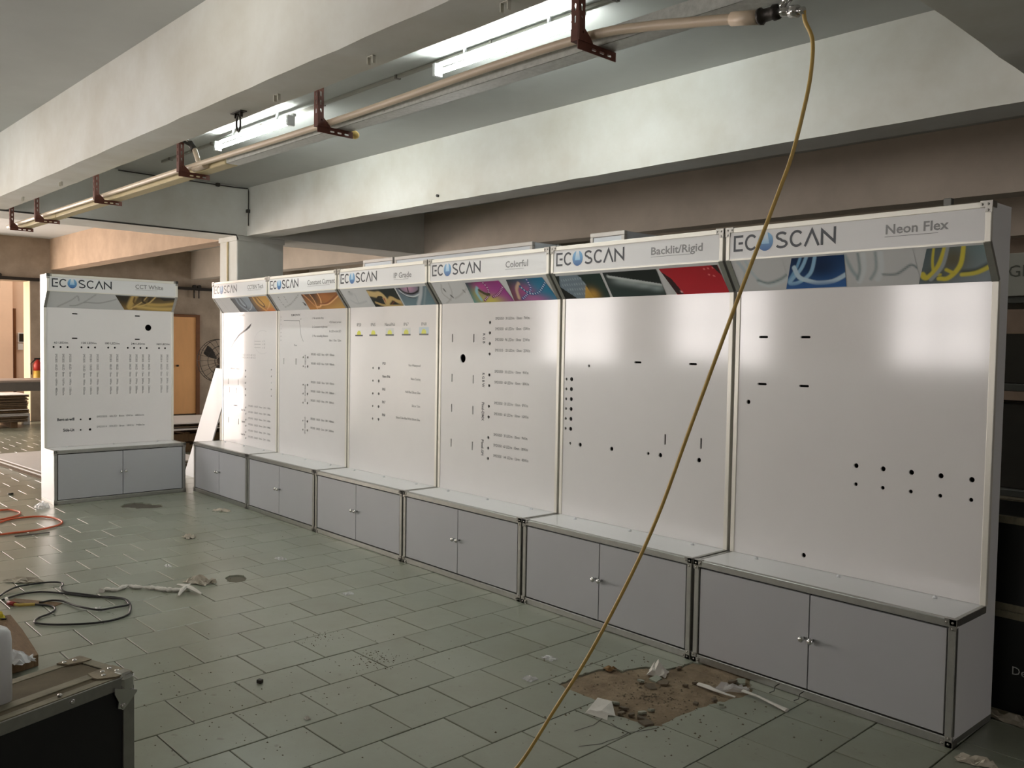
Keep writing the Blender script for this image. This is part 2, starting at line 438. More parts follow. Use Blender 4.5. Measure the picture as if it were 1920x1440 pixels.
# ---- ceiling and beams
structure('ceiling', MB().box(XL - .4, XR + .2, YF - .2, YBK + .2, ZC, ZC + .25), M_CEIL)
def wobbly_beam(name, along, a0, a1, c0, c1, z0, seed, m=None):
    """concrete beam with slightly uneven lower arrises"""
    R = random.Random(seed); n = max(2, int(abs(a1 - a0) / 0.2)); vs = []; fs = []
    ws = [0.0] * 4
    for i in range(n + 1):
        a = a0 + (a1 - a0) * i / n
        w = [R.uniform(-.0025, .0025) for _ in range(4)]
        for k, (c, z) in enumerate(((c0 + w[0], z0 + w[1]), (c1 + w[2], z0 + w[3]), (c1, ZC + .01), (c0, ZC + .01))):
            vs.append((a, c, z) if along == 'x' else (c, a, z))
    for i in range(n):
        for k in range(4):
            q = (i * 4 + k, i * 4 + (k + 1) % 4, (i + 1) * 4 + (k + 1) % 4, (i + 1) * 4 + k)
            fs.append(q if along == 'x' else q[::-1])
    fs.append((0, 1, 2, 3)); fs.append(tuple(n * 4 + k for k in (3, 2, 1, 0)))
    return structure(name, MB().add(vs, fs), m or M_PLASTER)
for k, y in enumerate((-2.7, 0.0, 2.78, 5.4, 8.1)):
    wobbly_beam('ceiling_beam', 'x', XL if y != 2.78 else -7.3, XR, y, y + (0.25 if y != 2.78 else 0.27), ZB, 10 + k, M_STAIN2 if y > 3 else M_PLASTER)
wobbly_beam('ceiling_beam', 'x', XL, -7.3, 2.78, 3.05, ZB, 19, M_BROWN)  # far run of this beam, in a browner plaster tone
wobbly_beam('ceiling_beam', 'y', YF, YBK, -7.39, -6.69, ZB + .002, 20)
wobbly_beam('ceiling_beam', 'y', YF, YBK, 1.67, 2.35, ZB + .002, 21)
# ---- columns
for (x0, x1) in ((-7.2, -6.74),):
    col = MB().box(x0, x1, 2.68, 3.28, 0, ZB + .01, 0.008)
    co = structure('column', col, M_PLASTER)
    MB().box(x0 - .012, x1 + .012, 2.668, 3.292, 2.69, 2.75, 0.004).obj('column_cap', M_PLASTER, co)
    MB().box(x0 + .21, x0 + .24, 2.664, 2.682, 0, 2.69, 0.003).obj('cable_duct', M_CREAM, co)
# ---- walls
far = MB().box(XL - .41, XL, 2.45, YBK, 0, ZC); far.box(XL - .41, XL, -4.6, 2.45, 2.53, ZC); far.box(XL - .41, XL, YF, -4.6, 0, ZC)
wl = structure('wall_left', far, M_FARWALL)
MB().box(XL - .405, XL - .006, 2.442, 2.4515, 0, 2.53).obj('sunlit_reveal', M_JAMB, wl)  # pale facing puts the sunlight on the reveal into its colour
bwl = MB().box(XL, -14.0, YBK, YBK + .2, 0, ZC); bwl.box(-11.6, XR, YBK, YBK + .2, 0, ZC); bwl.box(-14.0, -11.6, YBK, YBK + .2, 0, .6); bwl.box(-14.0, -11.6, YBK, YBK + .2, 2.5, ZC)
structure('wall_back', bwl, M_BWALL)
w5 = structure('window_5', MB().box(-14.0, -11.6, YBK + .13, YBK + .14, .6, 2.5), M_PANE)  # glowing pane added to brighten the wooden door in the far wall
fr5 = MB()
for x in (-14.0, -12.82, -11.64): fr5.box(x, x + .04, YBK + .08, YBK + .13, .6, 2.5)
for z in (.6, 1.5, 2.46): fr5.box(-14.0, -11.6, YBK + .085, YBK + .13, z, z + .04)
fr5.obj('window_frame', M_STEEL_D, w5)
wr = MB().box(XR, XR + .2, YF, -.5, 0, ZC); wr.box(XR, XR + .2, .8, YBK, 0, ZC); wr.box(XR, XR + .2, -.5, .8, 0, 1.3); wr.box(XR, XR + .2, -.5, .8, 2.4, ZC)
structure('wall_right', wr, M_BWALL)
w4 = structure('window_4', MB().box(XR + .13, XR + .14, -.5, .8, 1.3, 2.4), M_PANE)  # unseen glowing pane, added to lift the faces turned this way
fr4 = MB()
for y in (-.5, .13, .76): fr4.box(XR + .08, XR + .13, y, y + .04, 1.3, 2.4)
for z in (1.3, 1.85, 2.36): fr4.box(XR + .085, XR + .13, -.5, .8, z, z + .04)
fr4.obj('window_frame', M_STEEL_D, w4)
# window wall with four windows and a loading doorway
WIN = [(-2.1, -0.85), (-5.6, -3.8), (-8.6, -6.7)]
fw = MB(); xs = XL
segs = sorted([(a, b, 1.0, 2.5) for a, b in WIN])
for (a, b, z0, z1) in segs:
    fw.box(xs, a, YF - .2, YF, 0, ZC); 
    if z0 > 0: fw.box(a, b, YF - .2, YF, 0, z0)
    fw.box(a, b, YF - .2, YF, z1, ZC); xs = b
fw.box(xs, XR, YF - .2, YF, 0, ZC)
structure('wall_front', fw, M_PLASTER)
for k, (a, b) in enumerate(WIN):
    w = structure('window_%d' % (k + 1), MB().box(a, b, YF - .14, YF - .13, 1.0, 2.5), M_PANE)
    fr = MB()
    for x in (a, (a + b) / 2 - .02, b - .04): fr.box(x, x + .04, YF - .13, YF - .08, 1.0, 2.5)
    for z in (1.0, 1.9, 2.46): fr.box(a, b, YF - .13, YF - .085, z, z + .04)
    fr.obj('window_frame', M_STEEL_D, w)
# yard behind the far doorway
yw = structure('yard_wall', MB().box(-16.9, -16.5, -6, 7, -.2, 3.2), M_PINK)
MB().box(-16.51, -16.36, -6, 2.64, -.012, 3.2).obj('wall_pier', M_PINK, yw)
MB().box(-16.505, -16.47, 2.675, 2.725, -.012, 2.09, .003).obj('brown_strip', M_FRAMEW, yw)
# wooden door in the far wall
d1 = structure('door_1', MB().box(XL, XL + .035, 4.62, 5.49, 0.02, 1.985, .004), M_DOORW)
MB().box(XL, XL + .05, 5.49, 5.57, 0, 2.035, .004).obj('door_jamb', M_FRAMEW, d1)
MB().box(XL, XL + .05, 4.55, 4.62, 0, 2.035, .004).obj('door_jamb', M_FRAMEW, d1)
MB().box(XL, XL + .05, 4.62, 5.49, 1.985, 2.035, .004).obj('door_head', M_FRAMEW, d1)
MB().cyl((XL + .03, 5.1, 1.0), (XL + .09, 5.1, 1.0), .02, 10).obj('door_knob', M_STEEL_D, d1)
# sliding-door rail along the far wall
rl = thing('sliding_door_rail', 'dark steel rail with rollers fixed along the top of the far wall', 'rail', bw(XL, 2.5, 2.53), TH)
MB().box(0, .07, -4.0, 4.2, 0, .055, .004).obj('rail', M_STEEL_D, rl)
for y in (-.55, 2.95, 3.05):
    MB().cyl((.04, y, .01), (.04, y, -.16), .012, 8).cyl((.02, y, .075), (.08, y, .075), .035, 12).obj('roller', M_STEEL_D, rl)

# ================================================================== DISPLAY STANDS
SW, H1, HT, HZB, HZS, SD, SYH, SDT = 1.2, 0.4905, 2.089, 1.9336, 1.7883, 0.2952, 0.1905, 0.3988
PITCH = 1.2168
DARKTXT = lin((52, 56, 62)); GREYTXT = lin((150, 150, 150)); MIDTXT = lin((96, 98, 100))

TXT = {}
def text_unit(s, bold=0.0):
    key = (s, bold)
    if key not in TXT:
        cu = bpy.data.curves.new('lettering', 'FONT'); cu.body = s; cu.size = 1.0; cu.resolution_u = 2; cu.offset = bold; cu.fill_mode = 'FRONT'
        ob = bpy.data.objects.new('lettering', cu)
        me = bpy.data.meshes.new_from_object(ob)
        vs = [(v.co.x, v.co.y) for v in me.vertices]; fs = [tuple(p.vertices) for p in me.polygons]
        bpy.data.objects.remove(ob); bpy.data.meshes.remove(me); bpy.data.curves.remove(cu)
        x0 = min(v[0] for v in vs); x1 = max(v[0] for v in vs)
        TXT[key] = ([(a - x0, b) for a, b in vs], fs, x1 - x0)
    return TXT[key]

class PM:
    """flat print: 2D shapes with colours, mapped onto a panel"""
    def __init__(s): s.v = []; s.f = []; s.c = []
    def add(s, vs, fs, col):
        o = len(s.v); s.v += list(vs); s.f += [tuple(i + o for i in f) for f in fs]
        s.c += (list(col) if isinstance(col, list) else [col] * len(vs)); return s
    def rect(s, x0, x1, z0, z1, col): return s.add([(x0, z0), (x1, z0), (x1, z1), (x0, z1)], [(0, 1, 2, 3)], col)
    def poly(s, pts, col): return s.add(pts, [tuple(range(len(pts)))], col)
    def ribbon(s, pts, w, col):
        n = len(pts); vs = []
        for i in range(n):
            p = Vector(pts[i]); t0 = (p - Vector(pts[i - 1])).normalized() if i else None
            t1 = (Vector(pts[i + 1]) - p).normalized() if i < n - 1 else None
            if t0 is None: t0 = t1
            if t1 is None: t1 = t0
            t = (t0 + t1).normalized(); nn = Vector((-t.y, t.x)); k = w / 2 / max(0.35, nn.dot(Vector((-t0.y, t0.x))))
            vs += [tuple(p + nn * k), tuple(p - nn * k)]
        return s.add(vs, [(2 * i, 2 * i + 1, 2 * i + 3, 2 * i + 2) for i in range(n - 1)], col)
    def text(s, t, x, z, size=None, width=None, align='l', rot=0, col=DARKTXT, bold=0.0, sx=1.0):
        vs, fs, w = text_unit(t, bold)
        k = size
        kx = (width / w) if width else k * sx
        if k is None: k = kx
        tw = w * kx; dx = {'l': 0, 'r': -tw, 'c': -tw / 2}[align]
        out = []
        for a, b in vs:
            p, q = a * kx + dx, (b - (0.35 if align == 'c' or rot else 0.0)) * k
            if rot: p, q = q, -p          # reads downwards
            out.append((x + p, z + q))
        return s.add(out, fs, col)
    def obj(s, name, parent, fn, m=None):
        me = bpy.data.meshes.new(name); me.from_pydata([fn(*p) for p in s.v], [], s.f)
        a = me.color_attributes.new('Col', 'FLOAT_COLOR', 'POINT')
        a.data.foreach_set('color', np.array([(*c[:3], 1.0) for c in s.c], dtype=np.float32).ravel())
        me.materials.append(m or M_PRINT); me.update()
        o = bpy.data.objects.new(name, me); COL.objects.link(o); o.parent = parent
        return o

def arc(cx, cz, rx, rz, a0, a1, n=14):
    return [(cx + rx * math.cos(math.radians(a0 + (a1 - a0) * i / n)), cz + rz * math.sin(math.radians(a0 + (a1 - a0) * i / n))) for i in range(n + 1)]
def logo_print(x0, x1, z0, z1):
    p = PM(); L = x1 - x0; h = z1 - z0; t = 0.0112; c = lin((40, 46, 54)); zm = (z0 + z1) / 2
    X = lambda q: x0 + L * q
    e = t / 2
    p.ribbon([(X(.1), z1 - e), (X(0) + e, z1 - e), (X(0) + e, z0 + e), (X(.1), z0 + e)], t, c)
    p.rect(X(.052), X(.1), zm - e, zm + e, c)
    p.ribbon(arc(X(.186), zm, L * .066 - e, h / 2 - e, 42, 318, 20), t, c)
    s1 = arc(X(.492), zm + h * .235, L * .057 - e, h * .265 - e, 25, 255, 12); s2 = arc(X(.492), zm - h * .245, L * .061 - e, h * .265 - e, 80, -155, 12)
    p.ribbon(s1 + s2, t, c)
    p.ribbon(arc(X(.64), zm, L * .068 - e, h / 2 - e, 42, 318, 20), t, c)
    p.ribbon([(X(.718), z0), (X(.782), z1 - e), (X(.846), z0)], t, c)
    p.ribbon([(X(.875), z0), (X(.875), z1 - t), (X(.99), z0 + t), (X(.99), z1)], t, c)
    # drop: blue ball with a pale cone rising through its open top
    cx, cz, rx, rz = X(.331), zm - .001, L * .078, h * .565
    vs = []; cs = []; n = 28; m = 6; fs = []
    for i in range(m + 1):
        for k in range(n):
            w = 2 * math.pi * k / n; r = i / m
            x, z = rx * r * math.sin(w), rz * r * math.cos(w)
            f = (z / rz + 1) / 2
            a, b = lin((26, 84, 150)), lin((120, 176, 216))
            g = min(1, max(0, f * 1.1)); col = tuple(a[q] * (1 - g) + b[q] * g for q in range(3))
            vs.append((cx + x, cz + z)); cs.append(col)
    for i in range(m):
        for k in range(n): fs.append((i * n + k, i * n + (k + 1) % n, (i + 1) * n + (k + 1) % n, (i + 1) * n + k))
    p.add(vs, fs, cs)
    hi = lin((226, 230, 232)); lo = lin((140, 190, 222))
    p2 = PM()
    p2.add([(cx - rx * .24, cz + rz * 1.02), (cx + rx * .24, cz + rz * 1.02), (cx + rx * .52, cz - rz * .25), (cx - rx * .52, cz - rz * .25)], [(0, 3, 2, 1)], [hi, hi, lo, lo])
    return p, p2

def slope_pt(u, t, off=0.0015):
    sl = math.hypot(SD - SYH, HZB - HZS); ny, nz = -(HZB - HZS) / sl, -(SD - SYH) / sl
    return (u, SYH + t * (SD - SYH) + ny * off, HZB - t * (HZB - HZS) + nz * off)

def paint(parent, x0, x1, t0, t1, spec, nx=90, ny=36, name='picture', xl=None, xr=None, off=0.0018):
    """a flat printed picture as a fine coloured grid on the sloped panel; spec: corner colours and strokes in 0-1 space, y down"""
    A, Bv = np.meshgrid(np.linspace(0, 1, nx + 1), np.linspace(0, 1, ny + 1), indexing='ij')
    asp = (x1 - x0) / ((t1 - t0) * 0.179)
    c = [np.array(lin(q)) for q in spec['bg']]
    col = (c[0][None, None] * ((1 - A) * (1 - Bv))[..., None] + c[1] * (A * (1 - Bv))[..., None] + c[2] * ((1 - A) * Bv)[..., None] + c[3] * (A * Bv)[..., None])
    def mixin(w, rgb): 
        nonlocal col
        w = np.clip(w, 0, 1)[..., None]; col = col * (1 - w) + np.array(lin(rgb)) * w
    for op in spec['ops']:
        if op[0] == 'blob':
            _, x, y, rx, ry, rgb, k = op
            mixin(k * np.exp(-(((A - x) / rx) ** 2 + ((Bv - y) / ry) ** 2)), rgb)
        elif op[0] == 'poly':
            _, pts, rgb = op
            w = np.array([[1.0 if inpoly((a, b), pts) else 0.0 for b in Bv[0]] for a in A[:, 0]])
            mixin(w, rgb)
        elif op[0] in ('line', 'dots'):
            _, pts, wd, rgb = op[:4]
            P = [tuple(q) for q in spline([(q[0], q[1], 0) for q in pts], 8)]
            P = np.array([(q[0], q[1]) for q in P]); best = np.full(A.shape, 9.0); ln = np.zeros(A.shape); acc = 0.0
            for i in range(len(P) - 1):
                p0 = P[i] * (asp, 1); p1 = P[i + 1] * (asp, 1); d = p1 - p0; q = d @ d + 1e-12
                tt = np.clip(((A * asp - p0[0]) * d[0] + (Bv - p0[1]) * d[1]) / q, 0, 1)
                dist = np.hypot(A * asp - p0[0] - tt * d[0], Bv - p0[1] - tt * d[1])
                u = dist < best; best = np.where(u, dist, best); ln = np.where(u, acc + tt * math.sqrt(q), ln); acc += math.sqrt(q)
            soft = op[5] if len(op) > 5 else 0.03
            w = np.clip((wd / 2 - best) / soft + 0.5, 0, 1)
            if op[0] == 'dots': w = w * (np.abs(((ln / op[4]) % 1.0) - 0.5) < 0.22)
            mixin(w, rgb)
    vs = []
    L0, L1 = xl or (x0, x0); R0, R1 = xr or (x1, x1)
    for i in range(nx + 1):
        for j in range(ny + 1):
            b = j / ny; xa = L0 + (L1 - L0) * b; xb = R0 + (R1 - R0) * b
            vs.append(slope_pt(xa + (xb - xa) * i / nx, t0 + (t1 - t0) * b, off))
    fs = [(i * (ny + 1) + j, i * (ny + 1) + j + 1, (i + 1) * (ny + 1) + j + 1, (i + 1) * (ny + 1) + j) for i in range(nx) for j in range(ny)]
    me = bpy.data.meshes.new(name); me.from_pydata(vs, [], fs)
    a = me.color_attributes.new('Col', 'FLOAT_COLOR', 'POINT')
    a.data.foreach_set('color', np.concatenate([col.reshape(-1, 3), np.ones((col.shape[0] * col.shape[1], 1))], 1).astype(np.float32).ravel())
    me.materials.append(M_PRINT); me.update()
    o = bpy.data.objects.new(name, me); COL.objects.link(o); o.parent = parent
    return o

# ---------------------------------------------------------------- what is printed and drilled on each stand
HB, HS_ = 0.0125, 0.0085           # radii of large and small cable holes
def H(pts, r): return [circ(x, z, r, 12) for x, z in pts]
def HSL(pts): return [slot(x, z, 0.05, 0.011) for x, z in pts]
def VSL(pts): return [slot(x, z, 0.011, 0.058) for x, z in pts]
DATA = {}
DATA[0] = dict(title='Neon Flex', tit=(0.188, 0.443, 1.998), und=(0.184, 0.402),
    holes=HSL([(-.445, 1.565), (-.223, 1.565), (-.445, 1.337), (-.223, 1.337)]) + H([(.042, .994), (.164, .994), (.286, .993), (.407, .993), (.528, .992), (-.198, .545), (-.518, 1.246)], .011) + H([(.043, .911), (.165, .911), (.286, .911), (.407, .910), (.528, .910)], .0085))
DATA[1] = dict(title='Backlit/Rigid', tit=(0.152, 0.48, 1.995), und=(0.151, 0.422),
    holes=HSL([(-.009, 1.423), (.361, 1.423)]) + VSL([(.192, 1.014), (.424, 1.014)]) + H([(-.376, 1.393)] + [(-.557, 1.309 - .0592 * k) for k in range(6)] + [(-.516, .926), (.079, .927)], .0085) + H([(-.515, 1.31 - .0594 * k) for k in range(6)] + [(-.434, .926), (-.187, .926), (.162, .926), (.414, .927)], .0125))
zz2 = [1.654, 1.586, 1.516, 1.447, 1.308, 1.238, 1.101, 1.03, .893, .823, .754]
DATA[2] = dict(title='Colorful', tit=(0.209, 0.416, 1.993), und=(0.208, 0.38),
    holes=VSL([(x, z) for z in (1.55, 1.273, 1.064, .822) for x in (-.453, -.22)]) + [circ(-.336, 1.412, .03, 20)] + H([(-.055, z) for z in zz2], .0105))
DATA[3] = dict(title='IP Grade', tit=(0.19, 0.413, 1.985), und=(0.19, 0.375),
    holes=H([(-.236, 1.313 - .099 * k) for k in range(5)], .0085) + H([(-.154, 1.314 - .0992 * k) for k in range(5)], .0115))
zz4 = [1.374, 1.295, 1.134, 1.056, .976, .817, .738]
DATA[4] = dict(title='Constant Current', tit=(0.122, 0.572, 1.989), und=(0.123, 0.49),
    holes=VSL([(-.494, 1.332), (-.264, 1.332)]) + H([(-.133, z) for z in zz4], .0085) + H([(-.053, z) for z in zz4], .0115))
zz5 = [.861 - .06 * k for k in range(6)]
DATA[5] = dict(title='CCTBIN Tech', tit=(0.197, 0.522, 1.995), und=(0.197, 0.485),
    holes=VSL([(-.423, 1.016), (-.262, 1.016), (-.455, 1.1), (-.225, 1.1), (-.452, .712), (-.217, .712)]) + H([(-.063, 1.22 - .06 * k) for k in range(5)] + [(-.055, z) for z in zz5], .0095) + H([(.481, 1.246 - .061 * k) for k in range(5)], .008))
XD = [-.515, -.455, -.395, -.273, -.213, -.152, -.032, .029, .151, .211, .272, .333, .455, .515]
DATA[6] = dict(title='CCT White', tit=(0.185, 0.455, 2.0), und=(0.185, 0.398),
    holes=HSL([(-.333, 1.507), (.242, 1.507), (-.331, 1.736), (.243, 1.736)]) + H([(x, 1.423) for x in XD], .0095) + H([(-.284, .741), (-.284, .641)], .008) + H([(-.2, .741), (-.2, .641)], .0115) + [circ(.348, 1.624, .031, 20)])

def panel_print(k):
    out = []
    class Lay:
        def text(s, *a, **kw): q = PM(); q.text(*a, **kw); out.append(('lettering', q, .0008))
        def rect(s, *a, d=.0008, n='printed_bar'): q = PM(); q.rect(*a); out.append((n, q, d))
        def poly(s, *a, d=.0008, n='printed_shape'): q = PM(); q.poly(*a); out.append((n, q, d))
        def ribbon(s, *a, n='printed_curve'): q = PM(); q.ribbon(*a); out.append((n, q, .0008))
    p = Lay(); T = p.text; sm = 0.026
    if k == 2:
        ln = ['SMD5050 · 30 LED/m · 10mm · 7W/m', 'SMD5050 · 60 LED/m · 10mm · 15W/m', 'SMD5050 · 96 LED/m · 10mm · 22W/m', 'SMD3535 · 120 LED/m · 10mm · 25W/m', 'SMD5050 · 30 LED/m · 10mm · 9W/m', 'SMD5050 · 60 LED/m · 10mm · 18W/m', 'SMD5050 · 30 LED/m · 10mm · 8W/m', 'SMD5050 · 60 LED/m · 10mm · 16W/m', 'SMD5050 · 30 LED/m · 10mm · 9W/m', 'SMD5050 · 60 LED/m · 10mm · 18W/m', 'SMD5050 · 144 LED/m · 12mm · 40W/m']
        for s, z in zip(ln, zz2): T(s, 0.0, z + .017, size=sm, width=.325 + .006 * (len(s) - 32), col=MIDTXT)
        for s, z in zip(('R G B', 'R G B W', 'Pixel-DMX', 'Pixel-SPI'), (1.549, 1.272, 1.062, .822)):
            w = {'R G B': .066, 'R G B W': .096, 'Pixel-DMX': .123, 'Pixel-SPI': .105}[s]
            T(s, -.113, z + w / 2, size=.034, width=w, rot=1, bold=.02)
    if k == 3:
        for s, x in zip(('IP20', 'IP65', 'NanoIP66', 'IP67', 'IP68'), (-.445, -.24, -.008, .205, .428)):
            T(s, x, 1.651, size=.034, width={4: .062, 8: .135}[len(s)], align='c', col=MIDTXT)
        bar = lin((58, 66, 66)); yl = lin((214, 214, 70)); pale = lin((190, 206, 214))
        for i, x in enumerate((-.443, -.236, -.009, .208, .428)):
            z = 1.571 + .0025 * i
            if i >= 2: p.rect(x - .055 - .004 * (i == 4), x + .055 + .004 * (i == 4), z, z + .046, pale if i == 4 else lin((208, 210, 208)), d=.0006, n='diagram_ground')
            p.poly([(x - .03, z), (x + .03, z), (x + .026, z + .02), (x + .012, z + .032), (x - .012, z + .032), (x - .026, z + .02)], yl, d=.0012, n='diagram_dome')
            p.rect(x - .056, x + .056, z - .011, z, bar, d=.0012, n='diagram_base')
        for j, (a, b) in enumerate((('IP20', 'Non-Waterproof'), ('Nano IP66', 'Nano Coating'), ('IP65', 'Half-filled Silicon Glue'), ('IP67', 'Silicon Tube'), ('IP68', 'Silicon Tube filled With Silicon Glue'))):
            z = 1.343 - .099 * j
            T(a, -.103, z, size=.028, align='l', bold=.02, sx=.9); T(b, .393, z - .004, size=.025, align='r', col=MIDTXT, sx=.85)
    if k == 4:
        ln = ['SMD2835 · 60LED · 8mm · 4.8W · 450lm/m', 'SMD2835 · 60LED · 8mm · 9.6W · 900lm/m', 'SMD2835 · 120LED · 10mm · 9.6W · 950lm/m', 'SMD2835 · 120LED · 10mm · 14W · 1300lm/m', 'SMD2835 · 120LED · 10mm · 19W · 1800lm/m', 'SMD2835 · 240LED · 10mm · 19W · 1900lm/m', 'SMD2835 · 240LED · 12mm · 24W · 2400lm/m']
        for s, z in zip(ln, zz4): T(s, .004, z + .02, size=sm, width=.39, col=MIDTXT)
        for s, z, w in (('SMD2835 60', 1.338, .116), ('SMD2835 120', 1.062, .15), ('SMD2835 240', .78, .15)): T(s, -.094, z + w / 2, size=.03, width=w, rot=1)
        T('SLIM 24VDC', -.273, 1.745, size=.024, width=.165, align='c', bold=.015)
        p.ribbon([(-.494, 1.7), (-.204, 1.694), (-.19, 1.62), (-.178, 1.57), (-.15, 1.53), (-.132, 1.512)], .004, MIDTXT)
        for q in (1.725, 1.697, 1.66, 1.62, 1.585, 1.55, 1.515): T('%d' % (q * 100 - 50), -.56, q, size=.018, col=GREYTXT)
        T('24V', -.195, 1.702, size=.018, col=GREYTXT); T('Meter', -.3, 1.47, size=.024, col=MIDTXT)
        for (a, b), z in zip((('1. No current drop', '<5% Rated current'), ('2. Consistent brightness', '1st LED vs last LED'), ('3. Max cascading distance', '10m / 15m / 20m')), (1.705, 1.63, 1.553)):
            T(a, .022, z, size=.026, width=.013 * len(a) * .82, col=MIDTXT); T(b, .309, z - .038, size=.026, width=.19, col=MIDTXT)
    if k == 5:
        for z in zz5: T('SMD2835 · 120LED · 10mm · 12W · 1100lm', 0.0, z + .014, size=.024, width=.468, col=MIDTXT)
        T('CCT Memory System', -.479, 1.225, size=.026, width=.29, col=MIDTXT, bold=.01); T('CCT Tunable', -.424, .862, size=.028, width=.18, bold=.02)
        for s, z in (('Ultra Thin', .826), ('Standard', .711), ('Linear Bar', .587)): T(s, -.068, z, size=.026, align='r', bold=.02, sx=.85)
        T('3-STEP MACADAM BIN', -.461, 1.75, size=.026, width=.38, col=GREYTXT)
        sc_pts = []
        pts = [(-.42, 1.418), (-.317, 1.503), (-.203, 1.569), (-.067, 1.612), (.066, 1.665)]
        for i in range(4):
            for q in range(6):
                x = pts[i][0] + (pts[i + 1][0] - pts[i][0]) * q / 6; z = pts[i][1] + (pts[i + 1][1] - pts[i][1]) * q / 6
                w = .012 + .02 * (i + q / 6) / 4
                sc_pts.append((x, z, w))
        q = PM()
        for (x, z, w) in sc_pts: q.poly([(x - w, z - w * .8), (x + w * .4, z - w * .2), (x + w * 1.2, z + w * .9), (x - w * .2, z + w * .4)], lin((186, 186, 188)))
        out.append(('printed_scatter', q, .0008))
        for i in range(8): T('0.%d' % (50 - 3 * i), -.545, 1.69 - .043 * i, size=.024, col=GREYTXT)
        for z in (1.507, 1.478, 1.446): p.rect(.128, .26, z, z + .004, GREYTXT); T('x %.2f' % z, .29, z - .006, size=.026, col=GREYTXT)
        p.ribbon(arc(.3, 1.5, .17, .11, 60, 300, 18), .003, lin((190, 190, 190)))
        for z in (1.365, 1.34): T('0.30 0.33 0.36 0.39 0.42 0.45 0.48 0.51', -.446, z, size=.026, width=.6, col=GREYTXT)
    if k == 6:
        for s, x in zip(('60 LED/m', '120 LED/m', '180 LED/m', '240 LED/m', '360 LED/m'), (-.452, -.207, .005, .248, .494)):
            T(s, x, 1.464, size=.026, width=.012 + .0135 * len(s), align='c', bold=.012)
        seg = ('SMD2835 60LED 8mm 4.8W/m 480lm/m', 'SMD2835 60LED 8mm 9.6W/m 900lm/m', 'SMD5050 60LED 10mm 14W/m 1100lm/m', 'SMD2835 120LED 8mm 9W/m 950lm/m', 'SMD2835 120LED 8mm 14W/m 1300lm/m', 'SMD2835 120LED 10mm 19W/m 1800lm/m', 'SMD2835 180LED 10mm 14W/m 1400lm/m', 'SMD2835 180LED 10mm 19W/m 1900lm/m', 'SMD2835 240LED 10mm 14W/m 1500lm/m', 'SMD2835 240LED 10mm 19W/m 2000lm/m', 'SMD2835 240LED 12mm 24W/m 2400lm/m', 'SMD3014 240LED 10mm 24W/m 2200lm/m', 'SMD3014 360LED 10mm 24W/m 2300lm/m', 'SMD3014 360LED 12mm 30W/m 2900lm/m')
        for s, x in zip(seg, XD): T(s.replace(' ', ' · '), x + .022, 1.36, size=.026, width=.385, rot=1, col=MIDTXT)
        for a, z in (('Bent-at-will', .735), ('Side-Lit', .634)): T(a, -.34, z, size=.036, align='r', bold=.03, sx=.9)
        T('SMD2835 · 60LED · 8mm · 8W/m · 680lm/m', -.14, .752, size=.026, width=.445, col=MIDTXT); T('SMD3014 · 204LED · 8mm · 18W/m · 940lm/m', -.14, .655, size=.026, width=.45, col=MIDTXT)
    return out

